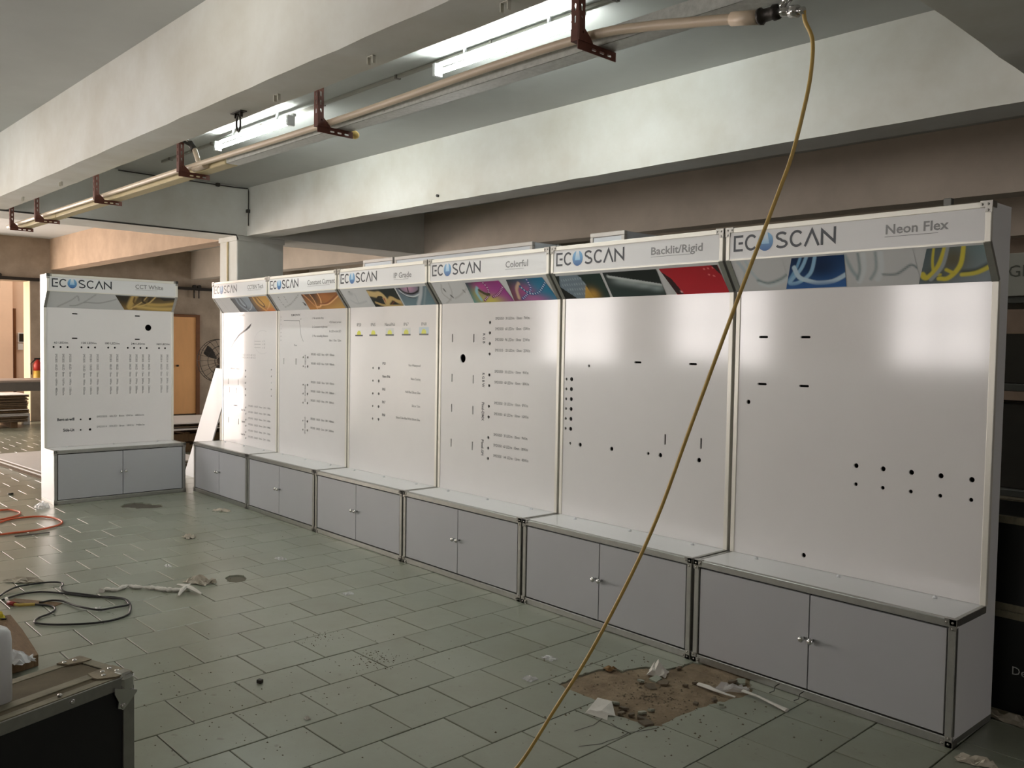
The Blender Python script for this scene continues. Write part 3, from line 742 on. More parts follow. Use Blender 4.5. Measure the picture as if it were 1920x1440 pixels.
GOLD = (206, 160, 84)
PICS = {
 0: [(-.29, -.01, .06, .97, dict(bg=((14, 36, 72), (20, 56, 104), (52, 100, 164), (58, 108, 172)), ops=[('blob', .55, .35, .4, .35, (8, 30, 62), .8), ('line', [(.18, -.05), (.13, .3), (.02, .75)], .1, (120, 168, 206)), ('line', [(.3, -.05), (.22, .35), (.05, .78), (.2, .8), (.4, .5), (.46, -.05)], .12, (150, 192, 222)), ('line', [(.08, .3), (.2, .62), (.36, .75), (.55, .84), (.8, .8), (1.02, .6)], .13, (192, 216, 232)), ('line', [(.0, .95), (.3, .92), (1, .9)], .1, (52, 100, 164), 0, .2)]), (-.249, -.328), (.003, -.029)),
     (.31, .588, .06, .99, dict(bg=((84, 100, 104), (128, 150, 152), (112, 124, 130), (150, 160, 168)), ops=[('blob', .45, .35, .25, .4, (104, 92, 60), .8), ('blob', .2, .75, .18, .2, (70, 78, 60), .8), ('line', [(.12, -.05), (.14, .4), (.2, .72), (.28, .75)], .07, (206, 194, 74)), ('line', [(.32, -.05), (.24, .5), (.1, .82), (.02, .72)], .14, (214, 200, 78)), ('line', [(.36, -.05), (.3, .5), (.16, .88)], .1, (160, 168, 172)), ('line', [(.62, -.05), (.56, .5), (.4, .85), (.27, .86)], .12, (220, 206, 80)), ('line', [(.36, .62), (.46, .72)], .09, (214, 200, 78)), ('line', [(.6, .72), (.8, .68), (1.0, .5)], .12, (60, 66, 60), 0, .12), ('line', [(.58, .78), (.78, .74), (1.0, .56)], .11, (216, 204, 90))]), (.357, .289), None)],
 1: [(-.584, -.22, .11, 1.0, dict(bg=((24, 34, 32), (28, 54, 48), (22, 26, 24), (40, 62, 54)), ops=[('poly', [(.12, 0), (.52, 0), (.62, .42), (.46, 1), (.3, 1), (.02, .45)], (118, 134, 146)), ('dots', [(.1, .2), (.55, .15)], .1, (150, 166, 178), .12), ('dots', [(.08, .4), (.58, .38)], .1, (150, 166, 178), .12), ('dots', [(.15, .6), (.55, .6)], .1, (150, 166, 178), .12), ('dots', [(.26, .8), (.5, .8)], .1, (150, 166, 178), .12), ('poly', [(.6, .45), (.66, 1), (.46, 1)], (206, 164, 74)), ('blob', .68, .85, .12, .25, (196, 152, 66), .95), ('poly', [(0, .5), (.3, 1), (0, 1)], (20, 24, 22))]), None, None),
     (-.2, .178, .1, 1.01, dict(bg=((30, 40, 38), (20, 30, 28), (44, 62, 60), (50, 66, 64)), ops=[('blob', .3, .35, .16, .16, (186, 200, 200), .6), ('blob', .5, .46, .16, .14, (190, 204, 204), .6), ('blob', .7, .6, .16, .12, (190, 204, 204), .6), ('blob', .9, .72, .12, .12, (180, 196, 196), .6), ('line', [(.08, .16), (.5, .36), (1.0, .6)], .09, (206, 214, 212), 0, .1), ('poly', [(.08, 0), (1, 0), (1, .56), (.1, .12)], (22, 30, 28))]), None, None),
     (.224, .567, .1, 1.01, dict(bg=((178, 22, 38), (170, 20, 36), (196, 34, 50), (190, 30, 46)), ops=[('dots', [(.72, .12), (.95, .08)], .05, (232, 130, 130), .16), ('dots', [(.76, .3), (.92, .42)], .05, (232, 130, 130), .16), ('poly', [(0, .1), (.1, .4), (.14, 1), (.02, 1), (-.1, .5)], (52, 20, 24)), ('poly', [(.9, 0), (1, 0), (1, .4)], (40, 30, 30)), ('blob', .12, .9, .02, .04, (255, 200, 200), 1)]), (.197, .251), (.561, .573))],
 2: [(-.212, .15, .12, 1.03, dict(bg=((32, 52, 60), (150, 44, 120), (70, 150, 160), (150, 60, 140)), ops=[('blob', .75, .55, .35, .4, (168, 60, 148), .8), ('blob', .42, .25, .22, .25, (190, 70, 150), .9), ('blob', .45, .92, .3, .25, (214, 200, 84), .95), ('blob', .2, .6, .14, .3, (200, 190, 60), .6), ('line', [(.28, .28), (.2, .5), (.22, .85)], .16, (150, 196, 206), 0, .08), ('line', [(.52, .0), (.56, .3), (.5, .6), (.3, .9)], .1, (120, 30, 100)), ('dots', [(.52, .0), (.56, .3), (.5, .6), (.3, .9)], .06, (232, 222, 232), .12), ('line', [(.56, .75), (.75, .62), (.97, .32)], .12, (112, 24, 92)), ('dots', [(.56, .75), (.75, .62), (.97, .32)], .07, (236, 190, 226), .12), ('line', [(.3, .4), (.42, .6), (.5, .62)], .14, (70, 66, 30))]), (-.208, -.218), (.13, .182)),
     (.194, .55, .11, 1.03, dict(bg=((40, 60, 62), (24, 110, 150), (120, 60, 60), (40, 130, 160)), ops=[('blob', .8, .5, .3, .4, (30, 130, 168), .9), ('blob', .35, .55, .25, .3, (176, 80, 140), .9), ('blob', .5, .95, .3, .2, (190, 110, 170), .9), ('line', [(.3, .2), (.18, .45), (.14, .85)], .15, (206, 176, 150), 0, .08), ('line', [(.56, .0), (.56, .3), (.5, .55), (.22, .9)], .11, (30, 60, 140)), ('dots', [(.56, .0), (.56, .3), (.5, .55), (.22, .9)], .07, (226, 220, 240), .12), ('line', [(.3, .35), (.4, .6), (.52, .7), (.7, .62), (.97, .25)], .12, (26, 84, 140)), ('dots', [(.3, .35), (.4, .6), (.52, .7), (.7, .62), (.97, .25)], .06, (220, 236, 244), .14)]), (.203, .185), (.53, .576))],
 3: [(-.205, .172, .14, 1.04, dict(bg=((34, 44, 36), (26, 36, 34), (20, 24, 20), (30, 32, 26)), ops=[('line', [(.02, .2), (.25, .3), (.42, .3), (.5, .55), (.48, .8)], .34, (206, 180, 124), 0, .1), ('line', [(.18, .62), (.3, .45), (.42, .45)], .12, (36, 30, 20)), ('line', [(.47, .55), (.46, .8)], .1, (170, 70, 44)), ('line', [(.5, .8), (.62, .66), (.74, .55), (.9, .75), (1.02, .8)], .24, (200, 170, 110), 0, .08), ('line', [(.62, .9), (.78, .72)], .05, (120, 56, 34)), ('line', [(.1, .75), (.4, .95), (1, 1.0)], .14, (190, 164, 108))]), None, None),
     (.192, .585, .14, 1.05, dict(bg=((70, 92, 100), (96, 120, 130), (120, 142, 152), (110, 138, 146)), ops=[('blob', .4, .05, .25, .28, (196, 150, 178), .95), ('line', [(.1, -.02), (.2, .25), (.42, .36), (.66, .22), (.74, -.02)], .09, (22, 24, 28)), ('line', [(.08, .15), (.2, .42), (.42, .52), (.64, .4)], .07, (206, 214, 216)), ('line', [(.1, .3), (.25, .52), (.45, .6)], .04, (40, 46, 50)), ('line', [(.82, .0), (.66, .45), (.42, 1.0)], .2, (186, 192, 196), 0, .1), ('line', [(.92, .1), (.78, .5), (.6, 1.0)], .1, (140, 156, 162), 0, .08), ('line', [(.38, .0), (.34, .25)], .07, (22, 24, 28))]), None, None)],
 4: [(-.015, .578, .14, 1.05, dict(bg=((70, 40, 20), (150, 90, 44), (196, 130, 66), (214, 172, 96)), ops=[('blob', .35, .2, .12, .5, (60, 44, 26), .9), ('blob', .6, .3, .2, .4, (186, 116, 58), .9), ('line', [(.05, -.05), (.14, .4), (.24, 1.0)], .12, (206, 140, 84)), ('line', [(.24, -.05), (.27, .45), (.22, .95)], .08, (236, 176, 118)), ('line', [(.48, -.05), (.46, .4), (.36, .8), (.24, .85)], .09, (240, 184, 124)), ('line', [(.34, .68), (.6, .62), (1.0, .12)], .1, (150, 84, 44)), ('line', [(.36, .74), (.62, .68), (1.0, .2)], .06, (240, 190, 130))]), None, None)],
 5: [(-.195, .191, .08, .98, dict(bg=((36, 44, 50), (150, 162, 172), (30, 36, 40), (120, 132, 142)), ops=[('blob', .75, .5, .4, .4, (150, 164, 176), .8), ('blob', .8, 1.0, .5, .3, (70, 80, 90), .6), ('line', [(.3, .1), (.28, .5), (.5, .95)], .14, (140, 156, 168)), ('line', [(.42, .05), (.38, .4), (.52, .7), (.62, .5), (.56, .05)], .1, (70, 82, 92)), ('line', [(.5, .1), (.48, .45), (.56, .6)], .06, (190, 202, 210)), ('dots', [(.6, .9), (.8, .75), (1, .45)], .06, (226, 232, 236), .12)]), (-.207, -.174), None),
     (.195, .575, .08, .99, dict(bg=((70, 66, 60), (206, 150, 64), (60, 50, 40), (206, 130, 60)), ops=[('blob', .7, .4, .4, .4, (222, 172, 82), .9), ('line', [(.25, .05), (.26, .5), (.5, 1.0)], .14, (214, 168, 90)), ('line', [(.36, .1), (.36, .45), (.5, .7), (.58, .5), (.5, .08)], .09, (96, 62, 24)), ('line', [(.46, .1), (.46, .45), (.52, .6)], .06, (236, 196, 116)), ('dots', [(.55, .9), (.75, .7), (.95, .45)], .06, (250, 226, 170), .12), ('blob', .8, 1.0, .4, .2, (226, 120, 52), .7)]), None, (.559, .597))],
 6: [(.05, .588, .06, .96, dict(bg=((44, 40, 30), (70, 60, 36), (150, 120, 66), (170, 140, 78)), ops=[('blob', .1, .15, .2, .5, (46, 42, 34), 1), ('line', [(.32, -.05), (.22, .4), (.12, .85)], .3, (196, 164, 96), 0, .12), ('line', [(.3, .1), (.25, .45), (.3, .6)], .1, (110, 84, 44)), ('line', [(.52, -.05), (.4, .4), (.15, .9)], .05, (220, 190, 124)), ('line', [(.44, .1), (.42, .38), (.5, .45), (.56, .1)], .12, (60, 46, 26)), ('line', [(.66, -.05), (.5, .5), (.22, .8)], .07, (214, 182, 114)), ('line', [(.5, .55), (.75, .55), (1.02, .4)], .2, (196, 164, 92), 0, .12), ('line', [(.3, .75), (.7, .85), (1.02, .8)], .22, (210, 180, 108), 0, .2), ('poly', [(.7, 0), (1, 0), (1, .12), (.8, .25)], (52, 46, 36))]), (.0, .117), None)],
}
# pale sketches printed on the rest of the sloped strip
PALE = (206, 208, 208); TONE = (178, 184, 186)
SK = {
 0: [(-.575, -.3, [('line', [(.15, .05), (.22, .4), (.12, .75)], .12, (186, 198, 204), 0, .06), ('line', [(.3, .0), (.35, .4), (.45, .72)], .1, (190, 202, 206), 0, .06), ('line', [(.42, .68), (.6, .78), (.85, .68), (1, .55)], .09, (120, 138, 142), 0, .08), ('line', [(.42, .76), (.6, .86), (.85, .76), (1, .62)], .1, (208, 216, 218), 0, .06)]),
     (-.0, .3, [('line', [(.02, .05), (.06, .5), (.14, .8)], .1, (160, 176, 180), 0, .08), ('line', [(.3, -.02), (.24, .5), (.12, .85)], .14, (214, 220, 222), 0, .05), ('line', [(.22, .0), (.18, .5), (.1, .8)], .06, (140, 156, 160), 0, .06), ('line', [(.55, -.02), (.5, .5), (.4, .82)], .14, (212, 218, 220), 0, .05), ('line', [(.48, -.02), (.42, .5), (.3, .8)], .06, (150, 166, 170), 0, .06), ('line', [(.5, .68), (.7, .68), (.92, .45), (1, .55)], .05, (110, 124, 128), 0, .05)])],
 2: [(-.575, -.225, [('line', [(.3, .1), (.2, .5), (.35, .85)], .05, (170, 170, 168), 0, .05), ('line', [(.55, .05), (.5, .5), (.35, .8), (.15, 1)], .05, (176, 176, 174), 0, .05), ('line', [(.3, .3), (.32, .42)], .07, (70, 70, 70)), ('line', [(.42, .62), (.46, .72)], .07, (70, 70, 70)), ('line', [(.88, .42), (.9, .5)], .07, (70, 70, 70)), ('line', [(.5, .78), (.7, .65), (1, .35)], .04, (172, 172, 170), 0, .05)])],
 3: [(-.575, -.215, [('line', [(.3, .15), (.36, .14)], .05, (130, 134, 134)), ('blob', .35, .25, .1, .1, (176, 180, 182), .8), ('line', [(.2, .6), (.4, .8), (.8, .7)], .06, (184, 188, 190), 0, .08), ('line', [(.5, .3), (.45, .8)], .05, (186, 190, 192), 0, .08)])],
 4: [(-.575, -.03, [('dots', [(.25, .1), (.24, .5), (.28, .85)], .07, (120, 122, 122), .16), ('dots', [(.45, .1), (.44, .6)], .07, (140, 142, 142), .16), ('dots', [(.3, .8), (.6, .55), (.95, .1)], .06, (130, 132, 132), .14), ('poly', [(.93, .55), (.98, .6), (1.0, .8), (.95, .75)], (40, 46, 52))])],
 5: [(-.575, -.22, [('line', [(.35, .0), (.4, .5), (.5, 1)], .04, (186, 188, 190), 0, .05), ('line', [(.2, .1), (.3, .7)], .04, (190, 192, 194), 0, .05)])],
 6: [(-.55, .02, [('line', [(.12, .95), (.3, .5), (.38, .2), (.42, .5)], .05, (158, 160, 160), 0, .05), ('line', [(.5, .6), (.56, .4), (.66, .05)], .05, (160, 162, 162), 0, .05), ('line', [(.3, .85), (.4, .82), (.52, .6), (.75, .6), (1, .3)], .05, (150, 152, 152), 0, .05)])],
}
STAND_MESH = {}
def shared(name, key, build, m, parent, smooth=False):
    if key not in STAND_MESH:
        me = build().mesh(name); me.materials.append(m); STAND_MESH[key] = me
    o = bpy.data.objects.new(name, STAND_MESH[key]); COL.objects.link(o); o.parent = parent
    return o

def corner_bracket(sx):
    """three-way steel corner with rivet heads, at the origin, opening to -sx, +y, -z"""
    mb = MB(); L = .042; t = .004
    def bx(x0, x1, y0, y1, z0, z1): mb.box(min(x0 * sx, x1 * sx), max(x0 * sx, x1 * sx), y0, y1, z0, z1, .001)
    bx(-L, .003, -.003, .001, -.022, .003); bx(-.024, .003, -.003, .001, -L, .003)
    bx(-L, .003, -.003, .02, .0, .004); bx(.0, .004, -.003, .045, -.022, .004)
    for (x, z) in ((-.034, -.011), (-.011, -.034), (-.011, -.011)):
        mb.lathe([(.005, -.003), (.005, -.0045), (.003, -.006)], 8, 'y', (x * sx, 0, z))
    return mb
LABELS = {
 0: 'white display stand with blue and yellow light-tube pictures, nearest of the row',
 1: 'white display stand with a red picture on its header, second nearest in the row',
 2: 'white display stand with purple and turquoise light-strip pictures and a round hole',
 3: 'white display stand with five small yellow diagrams under its header',
 4: 'white display stand with a single broad orange picture and a line chart',
 5: 'white display stand at the far end of the row, one grey and one gold picture',
 6: 'separate white display stand facing across the hall, vertical lines of small print'}
def make_stand(k, loc, rz):
    D = DATA[k]; hw = SW / 2; fr = 0.028
    t = thing('display_stand', LABELS[k], 'display stand', loc, rz, 'white display stands')
    for sx in (-1, 1):
        def side(sx=sx):
            prof = [(0.004, 0.0), (SDT, 0.0), (SDT, HT - .004), (SYH + .004, HT - .004), (SYH + .004, HZB), (SD + .004, HZS), (SD + .004, H1 - .004), (0.004, H1 - .004)]
            x0, x1 = (-hw + .001, -hw + .014) if sx < 0 else (hw - .014, hw - .001)
            return MB().prism(prof, 0, x0, x1)
        shared('side_panel', ('side', sx), side, M_LAM, t)
        def edge(sx=sx):
            mb = MB(); a, b = (-hw, -hw + fr) if sx < 0 else (hw - fr, hw)
            mb.box(a, b, 0, .028, .036, H1 - .03, .003)
            return mb
        shared('corner_post', ('post', sx), edge, M_ALU, t)
        def upper(sx=sx):
            a, b = (-hw, -hw + .024) if sx < 0 else (hw - .024, hw)
            return MB().box(a, b, SD - .004, SD + .02, H1, HZS, .002)
        shared('panel_edge_strip', ('ups', sx), upper, M_ALU_W, t)
        def hedge(sx=sx):
            a, b = (-hw, -hw + .022) if sx < 0 else (hw - .022, hw)
            return MB().box(a, b, SYH - .003, SYH + .018, HZB, HT - .02, .002)
        shared('header_post', ('hp', sx), hedge, M_ALU_W, t)
        def sedge(sx=sx):
            a, b = (-hw, -hw + .026) if sx < 0 else (hw - .026, hw)
            p0 = [slope_pt(x, q, .004) for x in (a, b) for q in (0, 1)]; p1 = [slope_pt(x, q, -.014) for x in (a, b) for q in (0, 1)]
            return MB().add(p0 + p1, [(0, 2, 3, 1), (4, 5, 7, 6), (0, 1, 5, 4), (2, 6, 7, 3), (0, 4, 6, 2), (1, 3, 7, 5)])
        shared('slope_edge_strip', ('se', sx), sedge, M_ALU, t)
        for nm, y, z in (('hd', SYH - .002, HT), ('wt', 0, H1)):
            o = shared('corner_bracket', ('cb', sx), lambda sx=sx: corner_bracket(sx), M_BRK, t); o.location = (sx * hw, y, z)
        o = shared('corner_bracket', ('cbb', sx), lambda sx=sx: corner_bracket(sx).xf(lambda x, y, z: (x, y, -z)), M_BRK, t); o.location = (sx * hw, 0, .001)
        def srail(sx=sx):
            a, b = (-hw, -hw + .02) if sx < 0 else (hw - .02, hw)
            return MB().box(a, b, .028, SDT - .002, 0, .026, .002)
        shared('side_rail', ('sr', sx), srail, M_ALU, t)
        def wside(sx=sx):
            a, b = (-hw - .001, -hw + .018) if sx < 0 else (hw - .018, hw + .001)
            return MB().box(a, b, .028, SD + .004, H1 - .028, H1 + .0015, .002)
        shared('worktop_side_edge', ('ws', sx), wside, M_ALU, t)
    shared('bottom_rail', 'br', lambda: MB().box(-hw + .001, hw - .001, .001, .028, 0, .036, .003), M_ALU, t)
    shared('worktop_front_edge', 'tr', lambda: MB().box(-hw + .001, hw - .001, -.002, .028, H1 - .03, H1 + .001, .003), M_ALU, t)
    shared('worktop', 'wt', lambda: MB().box(-hw + .017, hw - .017, .027, SD + .006, H1 - .016, H1, .0), M_LAM, t)
    for i in range(3):
        o = shared('worktop_clip', 'clip', lambda: MB().lathe([(.009, 0), (.009, .006), (.004, .012)], 10), M_WHITEP, t)
        o.location = (-.42 + .42 * i, SD - .045, H1)
    shared('inner_back', 'bk', lambda: MB().box(-hw + .014, hw - .014, SDT - .012, SDT - .002, .01, HT - .02), M_SHADE, t)
    shared('cabinet_floor', 'cf', lambda: MB().box(-hw + .014, hw - .014, .028, SDT - .012, .012, .026), M_SHADE, t)
    for sx in (-1, 1):
        a, b = (-hw + fr + .006, -.0025) if sx < 0 else (.0025, hw - fr - .006)
        d = shared('door', ('door', sx), lambda a=a, b=b: MB().box(a, b, .004, .018, .043, H1 - .037, .001), M_DOOR, t)
        kb = shared('knob', 'knob', lambda: MB().lathe([(.006, .004), (.006, -.014), (.013, -.019), (.014, -.027), (.009, -.033), (.001, -.034)], 14, 'y'), M_CHROME, d)
        kb.location = (sx * .021, 0, .262)
    # drilled panel
    x0, x1 = -hw + .022, hw - .022
    pl = MB().plate([(x0, H1 + .001), (x1, H1 + .001), (x1, HZS + .004), (x0, HZS + .004)], D['holes'], lambda u, v: (u, SD, v), lambda u, v: (u, SD + .009, v)).obj('drilled_panel', M_GLOSS, t)
    pr = panel_print(k)
    for nm, q, dd in pr: q.obj(nm, pl, lambda u, v, dd=dd: (u, SD - dd, v))
    # header
    hd = shared('header_panel', 'hd', lambda: MB().box(-hw + .02, hw - .02, SYH, SYH + .009, HZB, HT - .022), M_LAM, t)
    shared('header_top_rail', 'htr', lambda: MB().box(-hw, hw, SYH - .003, SYH + .022, HT - .024, HT, .002), M_ALU_W, t)
    shared('header_lid', 'hl', lambda: MB().box(-hw + .0005, hw - .0005, SYH + .02, SDT, HT - .006, HT - .0005), M_LAM, t)
    shared('header_lower_rail', 'hlr', lambda: MB().box(-hw + .02, hw - .02, SYH - .0015, SYH + .01, HZB - .002, HZB + .006), M_ALU_W, t)
    if 'logo' not in STAND_MESH:
        a, b = logo_print(-.557, -.034, 1.973, 2.050)
        o = a.obj('logo', hd, lambda u, v: (u, SYH - .0008, v)); o2 = b.obj('logo_cone', hd, lambda u, v: (u, SYH - .0014, v))
        STAND_MESH['logo'] = (o.data, o2.data)
    else:
        for nm, me in zip(('logo', 'logo_cone'), STAND_MESH['logo']):
            o = bpy.data.objects.new(nm, me); COL.objects.link(o); o.parent = hd
    tt = PM(); a, b, zt = D['tit']
    tt.text(D['title'], a, zt - .002, size=.056, width=b - a, col=lin((138, 138, 138)), bold=.018)
    tt.rect(D['und'][0], D['und'][1], zt - .0145, zt - .0125, lin((120, 120, 120)))
    tt.obj('title', hd, lambda u, v: (u, SYH - .0008, v))
    sp = shared('sloped_panel', 'sl', lambda: MB().add([slope_pt(x, q, o_) for o_ in (0, -.008) for x in (-hw + .02, hw - .02) for q in (0, 1)], [(0, 2, 3, 1), (4, 5, 7, 6), (0, 1, 5, 4), (2, 6, 7, 3), (0, 4, 6, 2), (1, 3, 7, 5)]), M_SLOPE, t)
    for x_a, x_b, ops in SK.get(k, []):
        paint(sp, x_a, x_b, .04, .98, dict(bg=(PALE,) * 4, ops=ops), 60, 24, 'pale_sketch', off=.0010)
    for (a, b, t0, t1, spec, xl, xr) in PICS[k]:
        paint(sp, a, b, t0, min(t1, 1.0), spec, 100, 40, 'picture', xl, xr)
    return t
M_GLOSS = mat('glossy_white_board', (233, 231, 230), 0.115, spec=0.5, var=0.02, scale=4)
M_SLOPE = mat('grey_printed_strip', (206, 208, 208), 0.35)
for k in range(6):
    make_stand(k, (-(k + .5) * PITCH, 0, 0), 0.0)
LXW, LYW, LYAW = -7.2499, -1.2863, 0.0254
make_stand(6, (LXW - math.sin(LYAW) * .6, LYW + math.cos(LYAW) * .6, 0), math.pi / 2 + LYAW)

# ================================================================== LAMPS AND SERVICES UNDER THE CEILING
def lamp(label, X0, X1, Y, z, tube_mat, group='fluorescent tube lamps'):
    c = bw((X0 + X1) / 2, Y, z); t = thing('fluorescent_lamp', label, 'lamp', c, TH, group); L = (X1 - X0) / 2
    MB().box(-L - .03, L + .03, .022, .048, .05, .075, .004).obj('batten', M_WHITEP, t)
    MB().tube([(-L + .02, 0, 0), (L - .02, 0, 0)], .0145, 12).obj('tube', tube_mat, t)
    for s in (-1, 1):
        MB().box(min(s * (L - .015), s * (L + .015)), max(s * (L - .015), s * (L + .015)), -.016, .045, -.018, .06, .003).obj('lamp_holder', M_WHITEP, t)
    for s in (-.6, .6): MB().box(s * L - .008, s * L + .008, .03, .045, .06, ZC - z, 0).obj('hanger', M_WHITEP, t)
    return t
lamp('lit fluorescent tube lamp nearer the camera, above the pipe bracket', -1.39, -.2, 1.40, 3.2, M_TUBE)
lamp('lit fluorescent tube lamp farther down the ceiling bay, near the steel hook', -4.36, -3.1, 1.33, 3.175, M_TUBE)
lamp('unseen fluorescent tube lamp added in the neighbouring bay to light the left beam', -1.6, -.4, -.62, 3.2, M_TUBE2)  # lamp out of view, added to brighten the left beam
lamp('unseen fluorescent tube lamp added in the neighbouring bay, at its far end', -6.0, -4.8, -1.3, 3.2, M_TUBE2)  # second added lamp, for the far length of that beam

# wire conduit running between the lamps
cdt = thing('lamp_cable_duct', 'thin grey cable duct running along the ceiling between the lamps', 'cable duct', bw(-2.5, 1.47, ZC - .001), TH)
MB().box(-3.4, 4.0, -.012, .012, -.022, 0, .002).obj('duct', mat('grey_duct', (150, 148, 140), .6), cdt)
for i in range(8): MB().box(-3.2 + i * .95, -3.18 + i * .95, -.02, .02, -.025, 0).obj('saddle', M_GREYST, cdt)

# slotted steel brackets carrying pipe and tray
def bracket(X, label):
    t = thing('pipe_bracket', label, 'bracket', bw(X, .25, 2.575), TH, 'slotted steel brackets')
    zt = ZB - 2.575 + .11
    sl = [slot(0, z, .009, .026) for z in np.arange(.075, zt - .02, .042)]
    v = MB().plate([(-.018, 0), (.018, 0), (.018, zt), (-.018, zt)], sl, lambda u, w: (u, .001, w), lambda u, w: (u, .0045, w))
    v.plate([(0, 0), (.034, 0), (.034, zt), (0, zt)], [[(p[0] + .018, p[1]) for p in q] for q in sl], lambda u, w: (.018, .001 + u, w), lambda u, w: (.0145, .001 + u, w))
    v.obj('upright', M_RUST, t)
    sl2 = [slot(y, 0, .026, .009) for y in (.085, .127, .169)]
    a = MB().plate([(0, -.018), (.205, -.018), (.205, .018), (0, .018)], sl2, lambda u, w: (w, u, 0), lambda u, w: (w, u, .0035))
    a.plate([(0, -.03), (.205, -.03), (.205, .0), (0, .0)], [[(p[0], p[1] - .016) for p in q] for q in sl2], lambda u, w: (.018, u, w), lambda u, w: (.0145, u, w))
    a.obj('arm', M_RUST, t)
    MB().plate([(0, 0), (.075, 0), (.06, .02), (.03, .045), (.012, .08), (0, .1)], [circ(.02, .03, .006, 8)], lambda u, w: (.019, u, w), lambda u, w: (.0225, u, w)).obj('gusset', M_RUST, t)
    MB().lathe([(.008, .004), (.008, -.006), (.004, -.009)], 8, 'y', (0, 0, zt - .06)).obj('bolt', M_STEEL_D, t)
    return t
for X, l in ((.857, 'rust-red slotted bracket nearest the camera, crossing the bright lamp'), (-.88, 'rust-red slotted bracket with a yellow plug at its tip'), (-2.56, 'rust-red slotted bracket beside the pipe branch with the tap'), (-4.14, 'rust-red slotted bracket fourth from the camera along the pipe'), (-5.71, 'rust-red slotted bracket fifth from the camera, by the cream trunking'), (-6.55, 'rust-red slotted bracket farthest along the pipe, cut by the picture edge')):
    bracket(X, l)
MB().lathe([(.012, 0), (.02, .01), (.022, .03), (.014, .045), (.004, .048)], 12, 'y', (0, 0, 0)).obj('foam_plug', mat('yellow_foam', (206, 176, 106), .9), None, bw(-.88, .452, 2.572), TH)
tag(bpy.data.objects['foam_plug'], 'small yellow foam plug stuck on the tip of a pipe bracket', 'plug')

# air pipe
def bpt(X, Y, z): return bw(X, Y, z)
pz = 2.615
pp = [(-6.9, .32, 2.615), (-5.7, .32, 2.615), (-4.14, .32, 2.612), (-2.56, .32, 2.612), (-.88, .32, 2.602), (.3, .32, 2.614), (.857, .32, 2.608), (1.1, .335, 2.585), (1.3, .335, 2.549), (1.5, .335, 2.511)]
pipe = thing('air_pipe', 'long beige plastic air pipe resting on the brackets under the ceiling', 'pipe', bw(0, .335, 2.6), TH)
loc = lambda q: (q[0], q[1] - .335, q[2] - 2.6)
MB().tube([loc(q) for q in spline(pp, 6)], .0165, 14).obj('pipe', M_PVC, pipe)
MB().tube([loc((1.44, .335, 2.523)), loc((1.535, .335, 2.504))], .0215, 14).obj('socket', M_PVC, pipe)
MB().tube([loc((-2.42, .335, 2.603)), loc((-2.50, .335, 2.72))], .016, 12).obj('branch', M_PVC, pipe)
MB().tube([loc((-2.50, .335, 2.60)), loc((-2.34, .335, 2.60))], .023, 12).obj('tee', M_PVC, pipe)
tp = thing('pipe_tap', 'dark metal tap hanging on the pipe branch below the left beam', 'tap', bw(-2.50, .335, 2.715), TH)
MB().cyl((0, 0, 0), (-.045, -.01, .05), .02, 12).cyl((-.03, 0, .03), (-.03, -.06, .05), .01, 8).obj('body', M_STEEL_D, tp)
MB().tube([(-.045, -.012, .05), (-.07, -.03, .09), (-.06, -.05, .11)], .008, 8).obj('lever', M_CHROME, tp)

# coupling with two valves at the pipe end, and the hose
cp = thing('air_coupling', 'dark metal air coupling with two outlets at the pipe end', 'coupling', bw(1.535, .335, 2.504), TH)
kx = lambda mb: mb.xf(lambda x, y, z: (x * .78, y, z))
kx(MB().lathe([(.024, 0), (.026, .012), (.02, .016), (.019, .06), (.024, .064), (.022, .085)], 12, 'x')).obj('body', M_STEEL_D, cp)
kx(MB().cyl((.075, 0, .0), (.125, -.0, .032), .012, 10).cyl((.108, 0, .022), (.14, 0, .042), .016, 10)).obj('outlet', M_CHROME, cp)
kx(MB().cyl((.07, 0, 0), (.13, 0, -.01), .014, 10).cyl((.13, 0, -.01), (.165, 0, -.016), .018, 10).cyl((.165, 0, -.016), (.19, 0, -.019), .011, 10)).obj('outlet', M_CHROME, cp)
hz = [(-.0975, -1.09, 2.476), (-.083, -1.085, 2.458), (-.063, -1.076, 2.400), (-.065, -1.077, 2.303), (-.081, -1.084, 2.198), (-.107, -1.094, 2.076), (-.139, -1.108, 1.97), (-.192, -1.13, 1.806), (-.246, -1.153, 1.639), (-.357, -1.2, 1.284), (-.475, -1.25, .91), (-.633, -1.317, .537), (-.768, -1.374, .275), (-.896, -1.428, .041), (-.96, -1.46, .009), (-1.0, -1.6, .008), (-.9, -1.9, .008)]
h0 = bw(1.535 + .146, .335, 2.504 - .019); 
hz[0] = tuple(h0)
hs = MB().tube(spline(hz, 8), .006, 10).obj('air_hose', M_HOSE_Y)
tag(hs, 'thin yellow air hose hanging from the pipe end down to the floor', 'hose')

